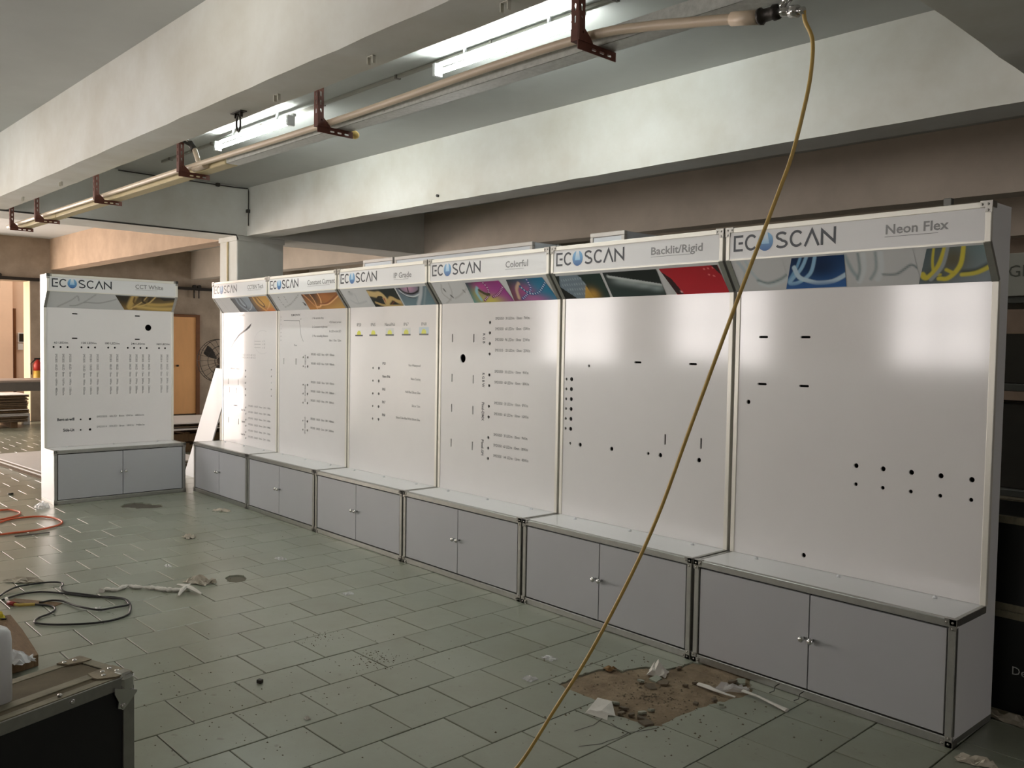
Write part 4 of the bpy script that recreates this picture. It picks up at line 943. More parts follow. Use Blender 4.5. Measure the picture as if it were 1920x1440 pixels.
# galvanised tray / cream trunking
tr = thing('cable_tray', 'galvanised steel cable tray running on the brackets behind the pipe', 'cable tray', bw(-1.2, .40, 2.576), TH)
def tray(x0, x1): return MB().box(x0, x1, -.04, -.038, .003, .06).box(x0, x1, .043, .045, .003, .06).box(x0, x1, -.04, .045, .003, .005)
tray(-.9, 5.6).obj('tray', M_GALV, tr)
MB().box(.55, .75, -.042, -.0402, .01, .055).obj('splice_plate', M_GALV, tr)
for x in (.6, .7): MB().lathe([(.007, -.042), (.007, -.045), (.003, -.047)], 8, 'y', (x, 0, .032)).obj('rivet', M_BRK, tr)
tk = thing('cable_trunking', 'cream trunking on the far brackets continuing the steel tray', 'cable tray', bw(-4.4, .40, 2.576), TH)
MB().box(-2.3, 2.28, -.04, .045, .003, .062, .004).obj('trunking', M_CREAM, tk)
MB().box(-1.1, -1.08, -.043, .048, .002, .065).obj('joint_cover', M_CREAM, tk)

# steel hook and U clips under the left beam
hk = thing('ceiling_hook', 'rusty steel ring hook on a small plate under the left beam', 'hook', bw(-1.55, .17, ZB), TH)
MB().box(-.06, .06, -.02, .02, -.006, 0, .001).obj('plate', M_STEEL_D, hk)
MB().tube([(.03 * math.cos(a) * .8, 0, -.06 + .045 * math.sin(a)) for a in [math.radians(90 + 30 * i) for i in range(12)]], .006, 8).obj('ring', M_STEEL_D, hk)
MB().box(-.035, -.028, -.008, .008, -.03, -.004).box(.028, .035, -.008, .008, -.03, -.004).obj('lug', M_STEEL_D, hk)
M_PALECLIP = mat('pale_clip', (200, 198, 186), .6)
clipl = {-1.086: 'small white U clip under the left beam beside the ring hook', -.251: 'small white U clip under the left beam between two brackets', .605: 'small white U clip under the left beam nearest the camera', -4.594: 'small white U clip under the left beam toward the far end', -5.69: 'small white U clip under the left beam above the fifth bracket'}
for X, l in clipl.items():
    c = MB().box(-.021, -.017, -.008, .008, -.034, 0).box(.017, .021, -.008, .008, -.034, 0).box(-.021, .021, -.008, .008, -.003, 0).obj('beam_clip', M_PALECLIP, None, bw(X, .15, ZB), TH)
    tag(c, l, 'clip', 'U clips under the left beam')
# old conduits on beams
o = thing('conduit_run', 'dark cable run along the lower edge of the cross beam', 'conduit', bw(-6.68, .8, 2.745), TH)
MB().tube([(0, -2.0, 0), (0, 1.84, 0), (0, 1.86, -.05)], .009, 6).obj('cable', M_WIRE, o)
o = thing('conduit_run', 'thin dark conduit bending down in the corner above the column', 'conduit', bw(-6.68, 2.3, 3.28), TH)
MB().tube([(.04, -1.0, .01), (.03, -.1, .01), (.03, .3, .01), (.06, .455, .01), (.06, .46, -.02), (.06, .46, -.42)], .007, 6).obj('cable', M_WIRE, o)
for q in ((.03, .1, .012), (.06, .455, -.25)): MB().box(q[0] - .02, q[0] + .02, q[1] - .02, q[1] + .02, q[2] - .02, q[2] + .02, .004).obj('box', M_WIRE, o)
MB().cyl((-3.084, 2.76, 2.81), (-3.084, 2.79, 2.81), .012, 10).obj('anchor_hole', M_WIRE, None, (OX, OY, 0), TH)
tag(bpy.data.objects['anchor_hole'], 'small dark anchor bolt low on the right beam face', 'bolt')

# ================================================================== FAR LEFT OF THE HALL
# steel table
tb = thing('work_table', 'long grey steel work table in front of the bright far doorway', 'table', bw(-12, .4, 0), TH)
MB().box(-.4, .4, -2.6, 2.0, .835, .866, .004).obj('table_top', mat('worn_table_top', (176, 160, 150), .45, metal=.2, var=.15, scale=5), tb)
MB().box(.34, .39, -2.55, 1.95, .70, .835, .003).obj('apron', M_GREYST, tb)
for x in (-.36, .36):
    for y in (-2.5, 1.9): MB().box(x - .025, x + .025, y - .025, y + .025, 0, .835, .003).obj('leg', M_GREYST, tb)
# stack of boards beyond the table: each board is a piece
stk = thing('board_stack', 'tall stack of brown boards under the table end by the doorway', 'board stack', bw(-13.6, 1.0, 0), TH)
R = random.Random(5)
z = .1
for bx in (-.9, .0, .9): MB().box(-.35, .35, bx - .05, bx + .05, 0, .1, .004).obj('bearer', M_WOOD, stk)
while z < .56:
    h = R.choice((.018, .025, .03)); dx, dy = R.uniform(-.02, .02), R.uniform(-.02, .02)
    MB().box(-.4 + dx, .4 + dx, -1.1 + dy, 1.1 + dy, z, z + h - .006, .002).obj('board', R.choice((M_BOARD, M_WOOD, M_BOARD, M_BOARD_W)), stk); z += h
bxx = MB().box(-.06, .06, -.055, .055, 0, .2, .006).obj('white_block', M_WHITEP, None, bw(-13.8, 2.21, 0), TH)
tag(bxx, 'small white block standing on the floor beside the doorway jamb', 'block')
# sheets lying on the floor
sh = thing('sheet_stack', 'low stack of large white sheets lying on the floor behind the separate stand', 'board stack', (-9.7, -.1, 0), 0.08)
z = 0
for i in range(5):
    dx, dy = R.uniform(-.03, .03), R.uniform(-.03, .03)
    MB().box(-1.22 + dx, .75 + dx, -.95 + dy, .9 + dy, z, z + .0125, .001).obj('sheet', M_BOARD_W if i in (4, 2) else M_BOARD, sh); z += .0145
# stacks of pallets and sheets behind the row end
pl = thing('pallet_stack', 'pile of pallets and warped boards in the gap behind the row end', 'pallet', bw(-9.0, 3.1, 0), TH)
for lv in range(2):
    zz = lv * .15
    for y in (-.55, -.28, 0, .28, .55): MB().box(-.5, .5, y - .045, y + .045, zz + .1, zz + .122, .002).obj('deck_slat', M_WOOD, pl)
    for x in (-.45, 0, .45): MB().box(x - .05, x + .05, -.6, .6, zz, zz + .1, .002).obj('bearer', M_WOOD, pl)
for i, zz in enumerate((.302, .32, .345, .37, .395)):
    dx, dy, rr = R.uniform(-.1, .1), R.uniform(-.12, .12), R.uniform(-.08, .08)
    o = MB().box(-.6, .6, -.65, .65, 0, .014, .002).obj('board', M_BOARD_W if i in (1, 4) else M_BOARD, pl, (dx, dy, zz), rr)
# leaning sheet: bottom on floor, top against the stand's end
ls = MB().plate([(-.90, 0), (-.425, 0), (.057, .754), (.18, .93), (.18, 1.215), (-.052, 1.222)], [], lambda u, v: (u, .335, v), lambda u, v: (u, .347, v))
ls.obj('leaning_sheet', M_PANELW, None, (-7.5, 0, 0))
tag(bpy.data.objects['leaning_sheet'], 'narrow white sheet leaning aslant behind the far end of the row', 'sheet')
# pedestal fan
fn = thing('pedestal_fan', 'dark industrial pedestal fan in front of the far wall', 'fan', bw(-12.6, 5.2, 0), TH)
fc = Vector((0, 0, 1.14)); fr_ = .40
MB().cyl((.12, 0, .02), (.12, 0, 1.05), .02, 10).obj('pole', M_FAN, fn)
MB().lathe([(.26, 0), (.26, .02), (.05, .05), (.03, .1)], 20, 'z', (.12, 0, 0)).obj('base', M_FAN, fn)
MB().lathe([(.02, -.05), (.08, -.04), (.09, .1), (.05, .16)], 16, 'x', (.06, 0, 1.14)).obj('motor', M_FAN, fn)
cg = MB()
for rr, x in ((fr_, 0.0), (fr_, -.12), (fr_ * .7, .07), (fr_ * .4, .1)):
    cg.tube([(x, rr * math.cos(w), 1.14 + rr * math.sin(w)) for w in [2 * math.pi * i / 32 for i in range(33)]], .006, 6, caps=False)
for i in range(24):
    w = 2 * math.pi * i / 24; c, s_ = math.cos(w), math.sin(w)
    cg.tube([(.11, .06 * c, 1.14 + .06 * s_), (.07, .7 * fr_ * c, 1.14 + .7 * fr_ * s_), (0, fr_ * c, 1.14 + fr_ * s_), (-.12, fr_ * c, 1.14 + fr_ * s_)], .0035, 5)
cg.obj('guard', M_FAN, fn)
for i in range(3):
    w0 = 2 * math.pi * i / 3 + .4; b = MB(); vs = []; fs = []
    for j in range(6):
        r = .08 + .28 * j / 5
        for q in (-1, 1):
            w = w0 + q * (.25 + .12 * math.sin(j / 5 * math.pi)); vs.append((-.03 + q * .03, r * math.cos(w), 1.14 + r * math.sin(w)))
    fs = [(2 * j, 2 * j + 1, 2 * j + 3, 2 * j + 2) for j in range(5)]
    b.add(vs, fs, True); b.add([(x - .004, y, z) for x, y, z in vs], [f[::-1] for f in fs], True); b.obj('blade', M_FAN, fn)
# fire extinguisher on the wall, boxes in the yard
fe = thing('fire_extinguisher', 'red and yellow fire extinguisher hanging by the far doorway', 'fire extinguisher', bw(XL + .09, 2.54, .75), TH)
MB().lathe([(.065, 0), (.07, .02), (.07, .17)], 16).obj('lower_cylinder', mat('yellow_band', (200, 160, 60), .5), fe)
MB().lathe([(.07, .17), (.07, .27), (.05, .33), (.025, .345), (.025, .37)], 16).obj('upper_cylinder', M_RED, fe)
MB().box(-.02, .02, -.06, .04, .37, .40, .004).obj('valve', M_STEEL_D, fe)
MB().tube([(0, -.04, .37), (0, -.11, .3), (0, -.1, .1)], .01, 6).obj('hose', M_HOSE_B, fe)
mbx = thing('meter_box', 'framed electric meter box on the pink yard wall', 'meter box', bw(-16.5, 2.815, 1.41), TH)
MB().box(0, .06, -.06, .06, 0, .2, .004).obj('case', M_WHITEP, mbx)
MB().box(.06, .064, -.045, .045, .02, .18).obj('glass', M_STEEL_D, mbx)
sbx = MB().box(0, .05, -.045, .045, 0, .13, .004).obj('switch_box', M_WHITEP, None, bw(-16.5, 2.8, 1.265), TH)
tag(sbx, 'small white switch box below the meter box on the yard wall', 'switch box')

# ================================================================== BEHIND THE ROW
M_PARTR = mat('grey_partition_rail', (176, 170, 164), .45, metal=.3)
def back_unit(x0, x1, y0, y1, h, label):
    t = thing('partition_unit', label, 'partition', ((x0 + x1) / 2, (y0 + y1) / 2, 0), 0.0, 'partitions behind the row'); w, d = (x1 - x0) / 2, (y1 - y0) / 2
    MB().box(-w + .004, w - .004, -d + .006, d - .006, 0.0, h - .004).obj('board', M_DOOR, t)
    for sx in (-1, 1):
        for sy in (-1, 1): MB().box(sx * w - (.028 if sx > 0 else 0), sx * w + (.028 if sx < 0 else 0), sy * d - (.028 if sy > 0 else 0), sy * d + (.028 if sy < 0 else 0), 0, h - .03, .003).obj('post', M_PARTR, t)
    for sy in (-1, 1): MB().box(-w, w, sy * d - (.03 if sy > 0 else 0), sy * d + (.03 if sy < 0 else 0), h - .03, h, .003).obj('top_rail', M_PARTR, t)
back_unit(-5.62, -5.14, .9, 1.2, 2.265, 'narrow white framed partition behind the row, farthest left of three')
back_unit(-5.11, -3.35, .9, 1.2, 2.262, 'wide white framed partition behind the row, the longest of three')
back_unit(-2.78, -2.476, .9, 1.29, 2.267, 'white framed partition end rising behind the row, nearest of three')
# flight cases at the right end
def flight_case(x0, x1, y0, y1, z0, z1, label, mark=None):
    t = thing('flight_case', label, 'flight case', ((x0 + x1) / 2, (y0 + y1) / 2, z0), 0.0, 'black flight cases at the row end'); w, d, h = (x1 - x0) / 2, (y1 - y0) / 2, z1 - z0
    b = MB().box(-w + .004, w - .004, -d + .004, d - .004, .004, h - .004).obj('body', M_BLACK, t)
    e = .03
    for z in (0, h - e):
        for sy in (-1, 1): MB().box(-w, w, sy * d - (e if sy > 0 else 0), sy * d + (e if sy < 0 else 0), z, z + e, .002).obj('edge_profile', M_DUSTALU, t)
        for sx in (-1, 1): MB().box(sx * w - (e if sx > 0 else 0), sx * w + (e if sx < 0 else 0), -d + e, d - e, z, z + e, .002).obj('edge_profile', M_DUSTALU, t)
    for sx in (-1, 1):
        for sy in (-1, 1): MB().box(sx * w - (e if sx > 0 else 0), sx * w + (e if sx < 0 else 0), sy * d - (e if sy > 0 else 0), sy * d + (e if sy < 0 else 0), e, h - e, .002).obj('edge_profile', M_DUSTALU, t)
    if mark:
        s, mx, mz, w_ = mark; p = PM(); p.text(s, mx - (x0 + x1) / 2, mz - z0, size=.048, width=w_, col=lin((190, 190, 190)))
        p.obj('lettering', b, lambda u, v: (u, -d - .001, v) if False else (u, -d + .0032, v))
    return t
flight_case(-.35, .75, .46, .95, .0, .445, 'lower black flight case stacked beside the row end', ('De', .043, .19, .052))
flight_case(-.33, .77, .465, .95, .445, .835, 'upper black flight case stacked beside the row end')
# steel rack with cartons and a white sign board
rk = thing('storage_rack', 'dark steel storage rack standing behind the flight cases', 'rack', (.3, 1.55, 0))
for x in (-.9, .9):
    for y in (-.28, .28): MB().box(x - .02, x + .02, y - .02, y + .02, 0, 2.3, .003).obj('post', M_SHELF, rk)
for z in (.1, .8, 1.32, 1.75): MB().box(-.92, .92, -.3, .3, z, z + .035, .003).obj('shelf', M_SHELF, rk)
for (x, y, z, w, d, h, l) in ((-.62, 1.5, .835, .13, .2, .42, 'dark carton standing leftmost on the lower rack shelf'), (-.3, 1.5, .835, .12, .2, .36, 'dark carton standing second on the lower rack shelf'), (.1, 1.5, .835, .2, .2, .3, 'dark carton standing third on the lower rack shelf'), (-.4, 1.55, 1.355, .3, .2, .25, 'wide dark carton on the middle rack shelf'), (.35, 1.55, 1.355, .28, .2, .3, 'tall dark carton on the middle rack shelf')):
    t = thing('carton', l, 'carton', (x + .3, y, z)); MB().box(-w, w, -d, d, 0, h, .004).obj('body', M_BOX, t); MB().box(-w - .001, w + .001, -.03, .03, h - .05, h + .001).obj('tape', M_CREAM, t)
sg = thing('sign_board', 'white board with grey capital letters on top of the storage rack', 'sign', (.25, 1.25, 1.785))
MB().box(-.95, .95, -.012, .012, 0, .21, .003).obj('board', mat('dull_white_board', (190, 186, 176), .6), sg)
pm = PM(); pm.text('LIGHTING', -.6, .094, size=.082, col=lin((110, 108, 100)))
pm.obj('lettering', sg, lambda u, v: (u, -.0135, v))

# crates added out of view to keep window light off the stand doors
R = random.Random(77)
CRL = ['first', 'second', 'third', 'fourth', 'fifth', 'sixth', 'seventh']
for k, X in enumerate((3.4, 1.9, .35, -1.15, -2.7, -4.2, -5.8)):
    hgt = (1.32, 1.4, 1.28, 1.36, 1.3, 1.38, 1.3)[k]
    t = thing('blocker_crate', 'unseen wooden crate added to block window light, %s counted from the camera' % CRL[k], 'crate', bw(X, -3.75 + R.uniform(-.05, .05), 0), TH + R.uniform(-.03, .03), 'added light-blocking crates')
    w, d = .68, .4
    MB().box(-w + .02, w - .02, -d + .02, d - .02, .1, hgt - .02).obj('core', M_BOARD, t)
    n = 7
    for sy in (-1, 1):
        for i in range(n):
            z0 = .1 + (hgt - .12) * i / n; z1 = .1 + (hgt - .12) * (i + 1) / n - .012
            MB().box(-w, w, (d - .02) if sy > 0 else -d, d if sy > 0 else -d + .02, z0, z1, .002).obj('plank', M_WOOD, t)
    for i in range(6): MB().box(-w, w, -d + 2 * d * i / 6, -d + 2 * d * (i + 1) / 6 - .008, hgt - .02, hgt, .002).obj('plank', M_WOOD, t)
    for x in (-.5, 0, .5): MB().box(x - .05, x + .05, -d, d, 0, .1, .002).obj('skid', M_WOOD, t)

# ================================================================== FOREGROUND AND FLOOR
# long black flight case lid in the near left corner
fa = Vector((-1.123, -2.633, 0)); fdir = Vector((.12, -.341, 0)).normalized(); fdep = Vector((fdir.y, -fdir.x, 0))   # along the front, and back
ang = math.atan2(fdir.y, fdir.x)
fc_t = thing('flight_case', 'dusty black flight case with aluminium edges in the near left corner', 'flight case', fa, ang)
# local x along the front edge (towards the left of the picture), local -y is back
LN, DP, HH = .95, .225, .60
bodyc = MB().box(.003, LN - .003, -DP + .003, -.003, .005, HH - .004).obj('body', M_BLACK, fc_t)
MB().box(.03, LN - .03, -DP + .03, -.085, HH - .0045, HH + .0005).obj('lid_panel', M_DUSTTOP, fc_t)
e = .032
MB().box(.0, LN, -.004, .002, HH - e, HH, .001).obj('front_edge', M_ALU, fc_t)
MB().box(.0, LN, -.03, -.004, HH - .001, HH + .002, .0005).obj('top_edge', M_DUSTALU, fc_t)
MB().box(.0, LN, -.052, -.03, HH - .002, HH + .0008).obj('lid_gap', M_DUSTTOP, fc_t)
MB().box(.0, LN, -.085, -.052, HH - .001, HH + .004, .001).obj('inner_edge', M_DUSTALU, fc_t)
MB().box(.0, LN, -DP - .002, -DP + .028, HH - e, HH + .002, .001).obj('back_edge', M_DUSTALU, fc_t)
MB().box(-.002, .026, -DP, 0.0, HH - .001, HH + .003, .001).obj('end_edge', M_DUSTALU, fc_t)
MB().box(-.002, e, -.004, .0025, 0, HH - e, .001).obj('upright_edge', M_ALU, fc_t)
MB().box(-.0025, .004, -e, .0, 0, HH - e, .001).obj('upright_edge', M_ALU, fc_t)
# ball corner
cb = MB().box(-.008, .046, -.046, .008, HH - .05, HH + .008, .014)
cb.plate([(-.006, HH - .045), (.062, HH - .02), (.062, HH - .036), (.05, HH - .06), (.052, HH - .078), (.036, HH - .086), (.024, HH - .076), (-.006, HH - .05)], [], lambda u, v: (u, .0085, v), lambda u, v: (u, .004, v))
cb.obj('corner', M_CHROME, fc_t)
MB().plate([(.0, -.085), (.075, -.085), (.085, -.05), (.085, -.03), (.05, -.004), (.0, -.004)], [], lambda u, v: (u, v, HH + .006), lambda u, v: (u, v, HH + .002)).obj('corner_plate', mat('dusty_steel', (150, 138, 116), .5, metal=.6, var=.4, scale=30), fc_t)
MB().plate([(.0, -DP + .0), (.07, -DP), (.06, -DP + .035), (.02, -DP + .05), (0, -DP + .05)], [], lambda u, v: (u, v, HH + .006), lambda u, v: (u, v, HH + .002)).obj('corner_plate', MATS['dusty_steel'], fc_t)
for (x, y, z, ax) in ((.18, .0025, HH - .014, 'y'), (.5, .0025, HH - .014, 'y'), (.038, .0085, HH - .074, 'y'), (.012, .003, .3, 'y'), (.012, .003, .12, 'y')):
    MB().lathe([(.007, -.001), (.007, .002), (.004, .004)], 10, ax, (x, y, z)).obj('rivet', M_CHROME, fc_t)
for (x, y) in ((.2, -.017), (.02, -.04), (.045, -.065), (.06, -.04), (.02, -.07), (.03, -DP + .02), (.055, -DP + .012)):
    MB().lathe([(.006, HH + .003), (.006, HH + .007), (.003, HH + .009)], 10, 'z', (x, y, 0)).obj('rivet', M_CHROME, fc_t)
pm = PM(); pm.text('R', 0, -.005, size=.016, align='c', col=lin((120, 120, 120))); pm.ribbon(arc(0, 0, .0095, .0095, 0, 360, 20), .0015, lin((120, 120, 120)))
pm.obj('registered_mark', bodyc, lambda u, v: (.205 - u, -.0024, .402 + v))
MB().box(.43, .50, -.12, -.06, HH + .002, HH + .008, .001).tube([(.44, -.11, HH + .01), (.46, -.09, HH + .02), (.49, -.07, HH + .012)], .004, 8).obj('latch', M_CHROME, fc_t)

# canister standing on the case
cn = thing('plastic_canister', 'white plastic canister on the flight case at the left picture edge', 'canister', fa + fdir * .325 + fdep * .13 + Vector((0, 0, HH + .0055)), ang)
vs = []; prof = [(1.0, 0), (1.0, .15), (.96, .17), (.85, .18)]
mb = MB(); n = 24; rows = []
for (k, z) in prof: rows += [[((.055 * k) * (abs(math.cos(w)) ** .5) * (1 if math.cos(w) > 0 else -1), (.05 * k) * (abs(math.sin(w)) ** .5) * (1 if math.sin(w) > 0 else -1), z) for w in [2 * math.pi * i / n for i in range(n)]]]
mb.add([p for r in rows for p in r], [(i * n + k, i * n + (k + 1) % n, (i + 1) * n + (k + 1) % n, (i + 1) * n + k) for i in range(3) for k in range(n)] + [tuple(3 * n + k for k in range(n)), tuple(range(n))[::-1]], True)
mb.obj('body', M_WHITEP, cn)
MB().lathe([(.018, .18), (.018, .2), (.015, .204)], 16).obj('cap', M_WHITEP, cn)

# crumpled things
def crumple(name, m, c, sx, sy, h, seed, n=9, rot=0.0, label=None, cat=None, group=None, base=.0008):
    R = random.Random(seed); vs = []; fs = []
    for i in range(n + 1):
        for j in range(n + 1):
            u, v = i / n * 2 - 1, j / n * 2 - 1; r = max(abs(u), abs(v))
            e = 1 - .35 * R.random() * (r > .8)
            vs.append((u * sx * e + R.uniform(-1, 1) * sx * .12, v * sy * e + R.uniform(-1, 1) * sy * .12, base + max(0, h * (R.random() ** 1.5) * (1.15 - r * r))))
    for i in range(n):
        for j in range(n):
            a = i * (n + 1) + j
            fs += [(a, a + n + 1, a + n + 2), (a, a + n + 2, a + 1)]
    o = MB().add(vs, fs).obj(name, m, None, (c[0], c[1], c[2] if len(c) > 2 else 0), rot)
    if label: tag(o, label, cat, group)
    return o

# plywood board on the floor behind the case
wbd = MB(); R = random.Random(9)
pts = [(-3.80, -2.365), (-3.5, -2.375), (-3.2, -2.395), (-3.075, -2.405), (-3.05, -2.47), (-3.03, -2.55), (-2.985, -2.6), (-2.97, -2.9), (-3.86, -2.9)]
wbd.plate(pts, [], lambda u, v: (u, v, .055), lambda u, v: (u, v, .004))
wbd.obj('plywood_board', M_WOOD); tag(bpy.data.objects['plywood_board'], 'rough brown plywood board lying behind the near flight case', 'board')
crumple('plastic_bag', M_WHITEP, (-3.05, -2.50, .056), .085, .05, .05, 4, label='white crumpled plastic bag lying on the plywood board', cat='bag', rot=.5)
crumple('yellow_cloth', M_YELLOW, (-3.79, -2.43, .056), .06, .04, .03, 6, label='yellow cloth on the far edge of the plywood board', cat='cloth')
tag(MB().tube(spline([(-3.72, -2.40, .06), (-3.74, -2.44, .06), (-3.72, -2.5, .06), (-3.7, -2.6, .06)], 5), .004, 6).obj('short_cord', M_HOSE_B), 'short black cord across the plywood board by the yellow cloth', 'cord')
lb = MB().box(-.16, .16, -.03, .03, .0, .004).obj('wood_offcut', M_WOOD, None, (-4.15, -2.17, .001), .62)
tag(lb, 'thin wooden offcut lying under the coiled black hose', 'offcut')

# hoses
def floor_path(p, r, lift=None):
    out = []
    for i, q in enumerate(p): out.append((q[0], q[1], r + .001 + (lift[i] if lift else 0)))
    return spline(out, 6)
h1 = [(-4.384, -2.295), (-4.464, -2.243), (-4.507, -2.178), (-4.539, -2.077), (-4.52, -1.998), (-4.473, -1.951), (-4.409, -1.954), (-4.324, -1.989), (-4.243, -1.985), (-4.155, -1.933), (-4.043, -1.869), (-3.942, -1.816), (-3.866, -1.776), (-3.792, -1.775), (-3.751, -1.794), (-3.751, -1.863), (-3.758, -1.94), (-3.832, -1.998), (-3.951, -2.025), (-4.053, -2.047), (-4.106, -2.088), (-4.106, -2.13), (-4.086, -2.159)]
h2 = [(-4.3, -2.3), (-4.326, -2.26), (-4.362, -2.192), (-4.35, -2.108), (-4.289, -2.042), (-4.188, -1.974), (-4.059, -1.896), (-3.982, -1.81), (-3.901, -1.765), (-3.799, -1.766), (-3.674, -1.801), (-3.579, -1.85), (-3.54, -1.929), (-3.548, -2.032), (-3.614, -2.15), (-3.678, -2.223), (-3.736, -2.259), (-3.777, -2.255), (-3.826, -2.221), (-3.861, -2.167), (-3.919, -2.123), (-3.98, -2.114), (-4.039, -2.135), (-4.09, -2.182), (-4.122, -2.256), (-4.15, -2.291)]
hb = thing('rubber_hose', 'coiled thin black hose with taped red joint on the near left floor', 'hose', (-4.0, -2.0, 0))
sub = lambda P: [(x + 4.0, y + 2.0) for x, y in P]
MB().tube(floor_path(sub(h1), .0055, [.003 + .006 * (i % 5 == 2) for i in range(len(h1))]), .0055, 8).obj('coil', M_HOSE_B, hb)
MB().tube(floor_path(sub(h2[:-2]), .0055), .0055, 8).obj('coil', M_HOSE_B, hb)
MB().tube([(-.09, -.182, .008), (-.122, -.256, .01), (-.146, -.272, .011)], .0085, 10).obj('tape', mat('yellow_tape', (190, 164, 80), .7), hb)
MB().tube([(-.146, -.272, .013), (-.19, -.293, .014)], .012, 10).obj('joint', mat('dull_red', (150, 46, 44), .5), hb)
MB().tube([(-.2, -.292, .012), (-.3, -.28, .012)], .009, 8).obj('white_tape', M_RAG, hb)
ho = thing('orange_hose', 'orange hose lying in loops beside the separate stand', 'hose', (-6.6, -1.7, 0))
so = lambda P: [(x + 6.6, y + 1.7) for x, y in P]
o1 = [(-7.3, -1.9), (-7.235, -1.719), (-7.217, -1.651), (-7.091, -1.616), (-6.993, -1.615), (-6.877, -1.671), (-6.816, -1.753), (-6.786, -1.81), (-6.76, -1.95)]
o2 = [(-6.6, -1.98), (-6.669, -1.834), (-6.738, -1.769), (-6.775, -1.659), (-6.743, -1.535), (-6.623, -1.458), (-6.457, -1.438), (-6.353, -1.457), (-6.261, -1.523), (-6.199, -1.623), (-6.176, -1.734), (-6.174, -1.855), (-6.173, -1.934), (-6.18, -2.2)]
MB().tube(floor_path(so(o1), .008), .008, 8).obj('loop', M_HOSE_O, ho)
MB().tube(floor_path(so(o2), .008), .008, 8).obj('loop', M_HOSE_O, ho)
tag(MB().tube([(-6.064, -1.859, .007), (-6.039, -1.625, .007)], .006, 8).obj('metal_rod', M_GREYST), 'short grey metal rod on the floor beside the orange hose', 'rod')

# paper, cloth and film on the floor
crumple('paper_scrap', M_PAPER, (-4.66, -2.11), .14, .045, .03, 11, rot=.72, label='dirty flattened paper scrap beyond the coiled black hose', cat='paper')
strip = [(-4.126, -1.819), (-4.143, -1.781), (-4.096, -1.742), (-4.126, -1.699), (-4.143, -1.66), (-4.091, -1.636), (-4.04, -1.592), (-3.993, -1.553), (-3.939, -1.525), (-3.893, -1.487), (-3.854, -1.438)]
P = spline([(x, y, .012) for x, y in strip], 5); R = random.Random(2)
tag(MB().tube(P, [.016 * R.uniform(.5, 1.3) for _ in P], 7, smooth=False, flat=.7).obj('twisted_rag', M_RAG), 'long twisted white rag lying on the floor tiles', 'rag')
st = MB()
for (a, b) in (((-3.753, -1.505), (-3.95, -1.36)), ((-3.99, -1.42), (-3.70, -1.39))):
    L_ = Vector((b[0] - a[0], b[1] - a[1], 0)); P = [Vector((a[0], a[1], .012)) + L_ * q + Vector((0, 0, .012 * math.sin(q * 3.1))) for q in (0, .2, .4, .6, .8, 1)]
    st.tube(P, [.006, .012, .016, .016, .012, .006], 6, smooth=False, flat=.6)
tag(st.obj('crossed_rag', M_RAG), 'star-shaped crumpled white rag at the end of the twisted rag', 'rag')
crumple('paper_wad', M_PAPER, (-3.99, -1.28), .10, .06, .045, 14, rot=.4, label='crumpled beige paper wad behind the star-shaped rag', cat='paper')
crumple('paper_scrap', M_PAPER, (-5.26, -.848), .07, .045, .03, 15, label='small pale paper scrap in the middle of the far floor', cat='paper')
crumple('paper_scrap', M_PAPER, (-6.12, -.215), .09, .04, .03, 16, rot=.4, label='grey paper scrap against the foot of the far stand', cat='paper')
crumple('plastic_film', M_FILM, (-7.2, -1.40), .1, .06, .06, 17, label='clear plastic film bunched at the foot of the separate stand', cat='plastic film')
crumple('plastic_film', M_FILM, (-4.22, -.62), .05, .03, .02, 18, label='small clear film scrap near the middle of the row', cat='plastic film')
crumple('plastic_film', M_FILM, (-3.2, -.70), .035, .035, .012, 19, label='tiny clear film scrap on the tiles left of the purple-picture stand', cat='plastic film')
crumple('plastic_film', M_FILM, (-4.5, -1.29), .04, .02, .012, 22, label='curled clear film shred beyond the twisted rag', cat='plastic film')
crumple('plastic_film', M_FILM, (-3.79, -1.93), .05, .02, .012, 23, label='clear film scrap lying inside the loop of the black hose', cat='plastic film')
crumple('plastic_film', M_FILM, (-1.53, -.77), .035, .03, .018, 24, label='clear film scrap left of the broken floor patch', cat='plastic film')
crumple('plastic_film', M_FILM, (-1.66, -.52), .04, .03, .012, 25, label='faint clear film scrap above the broken floor patch', cat='plastic film')
crumple('paper_scrap', M_RAG, (-1.794, -1.741), .015, .012, .012, 26, label='tiny white chip on the near floor tiles', cat='paper')
tag(MB().box(-.012, .012, -.01, .01, 0, .016, .002).obj('dark_cube', M_STEEL_D, None, (-2.256, -1.719, .0005), .4), 'small dark metal nut on the near floor tiles', 'nut')
tag(MB().plate([(-.05, -.02), (.03, -.03), (.06, .005), (.0, .02)], [], lambda u, v: (u, v, .006 + .3 * max(0, u)), lambda u, v: (u, v, .001 + .3 * max(0, u))).obj('dark_leaf', M_HOSE_B, None, (-8.1, -1.45, 0)), 'small dark curled leaf on the floor left of the separate stand', 'leaf')

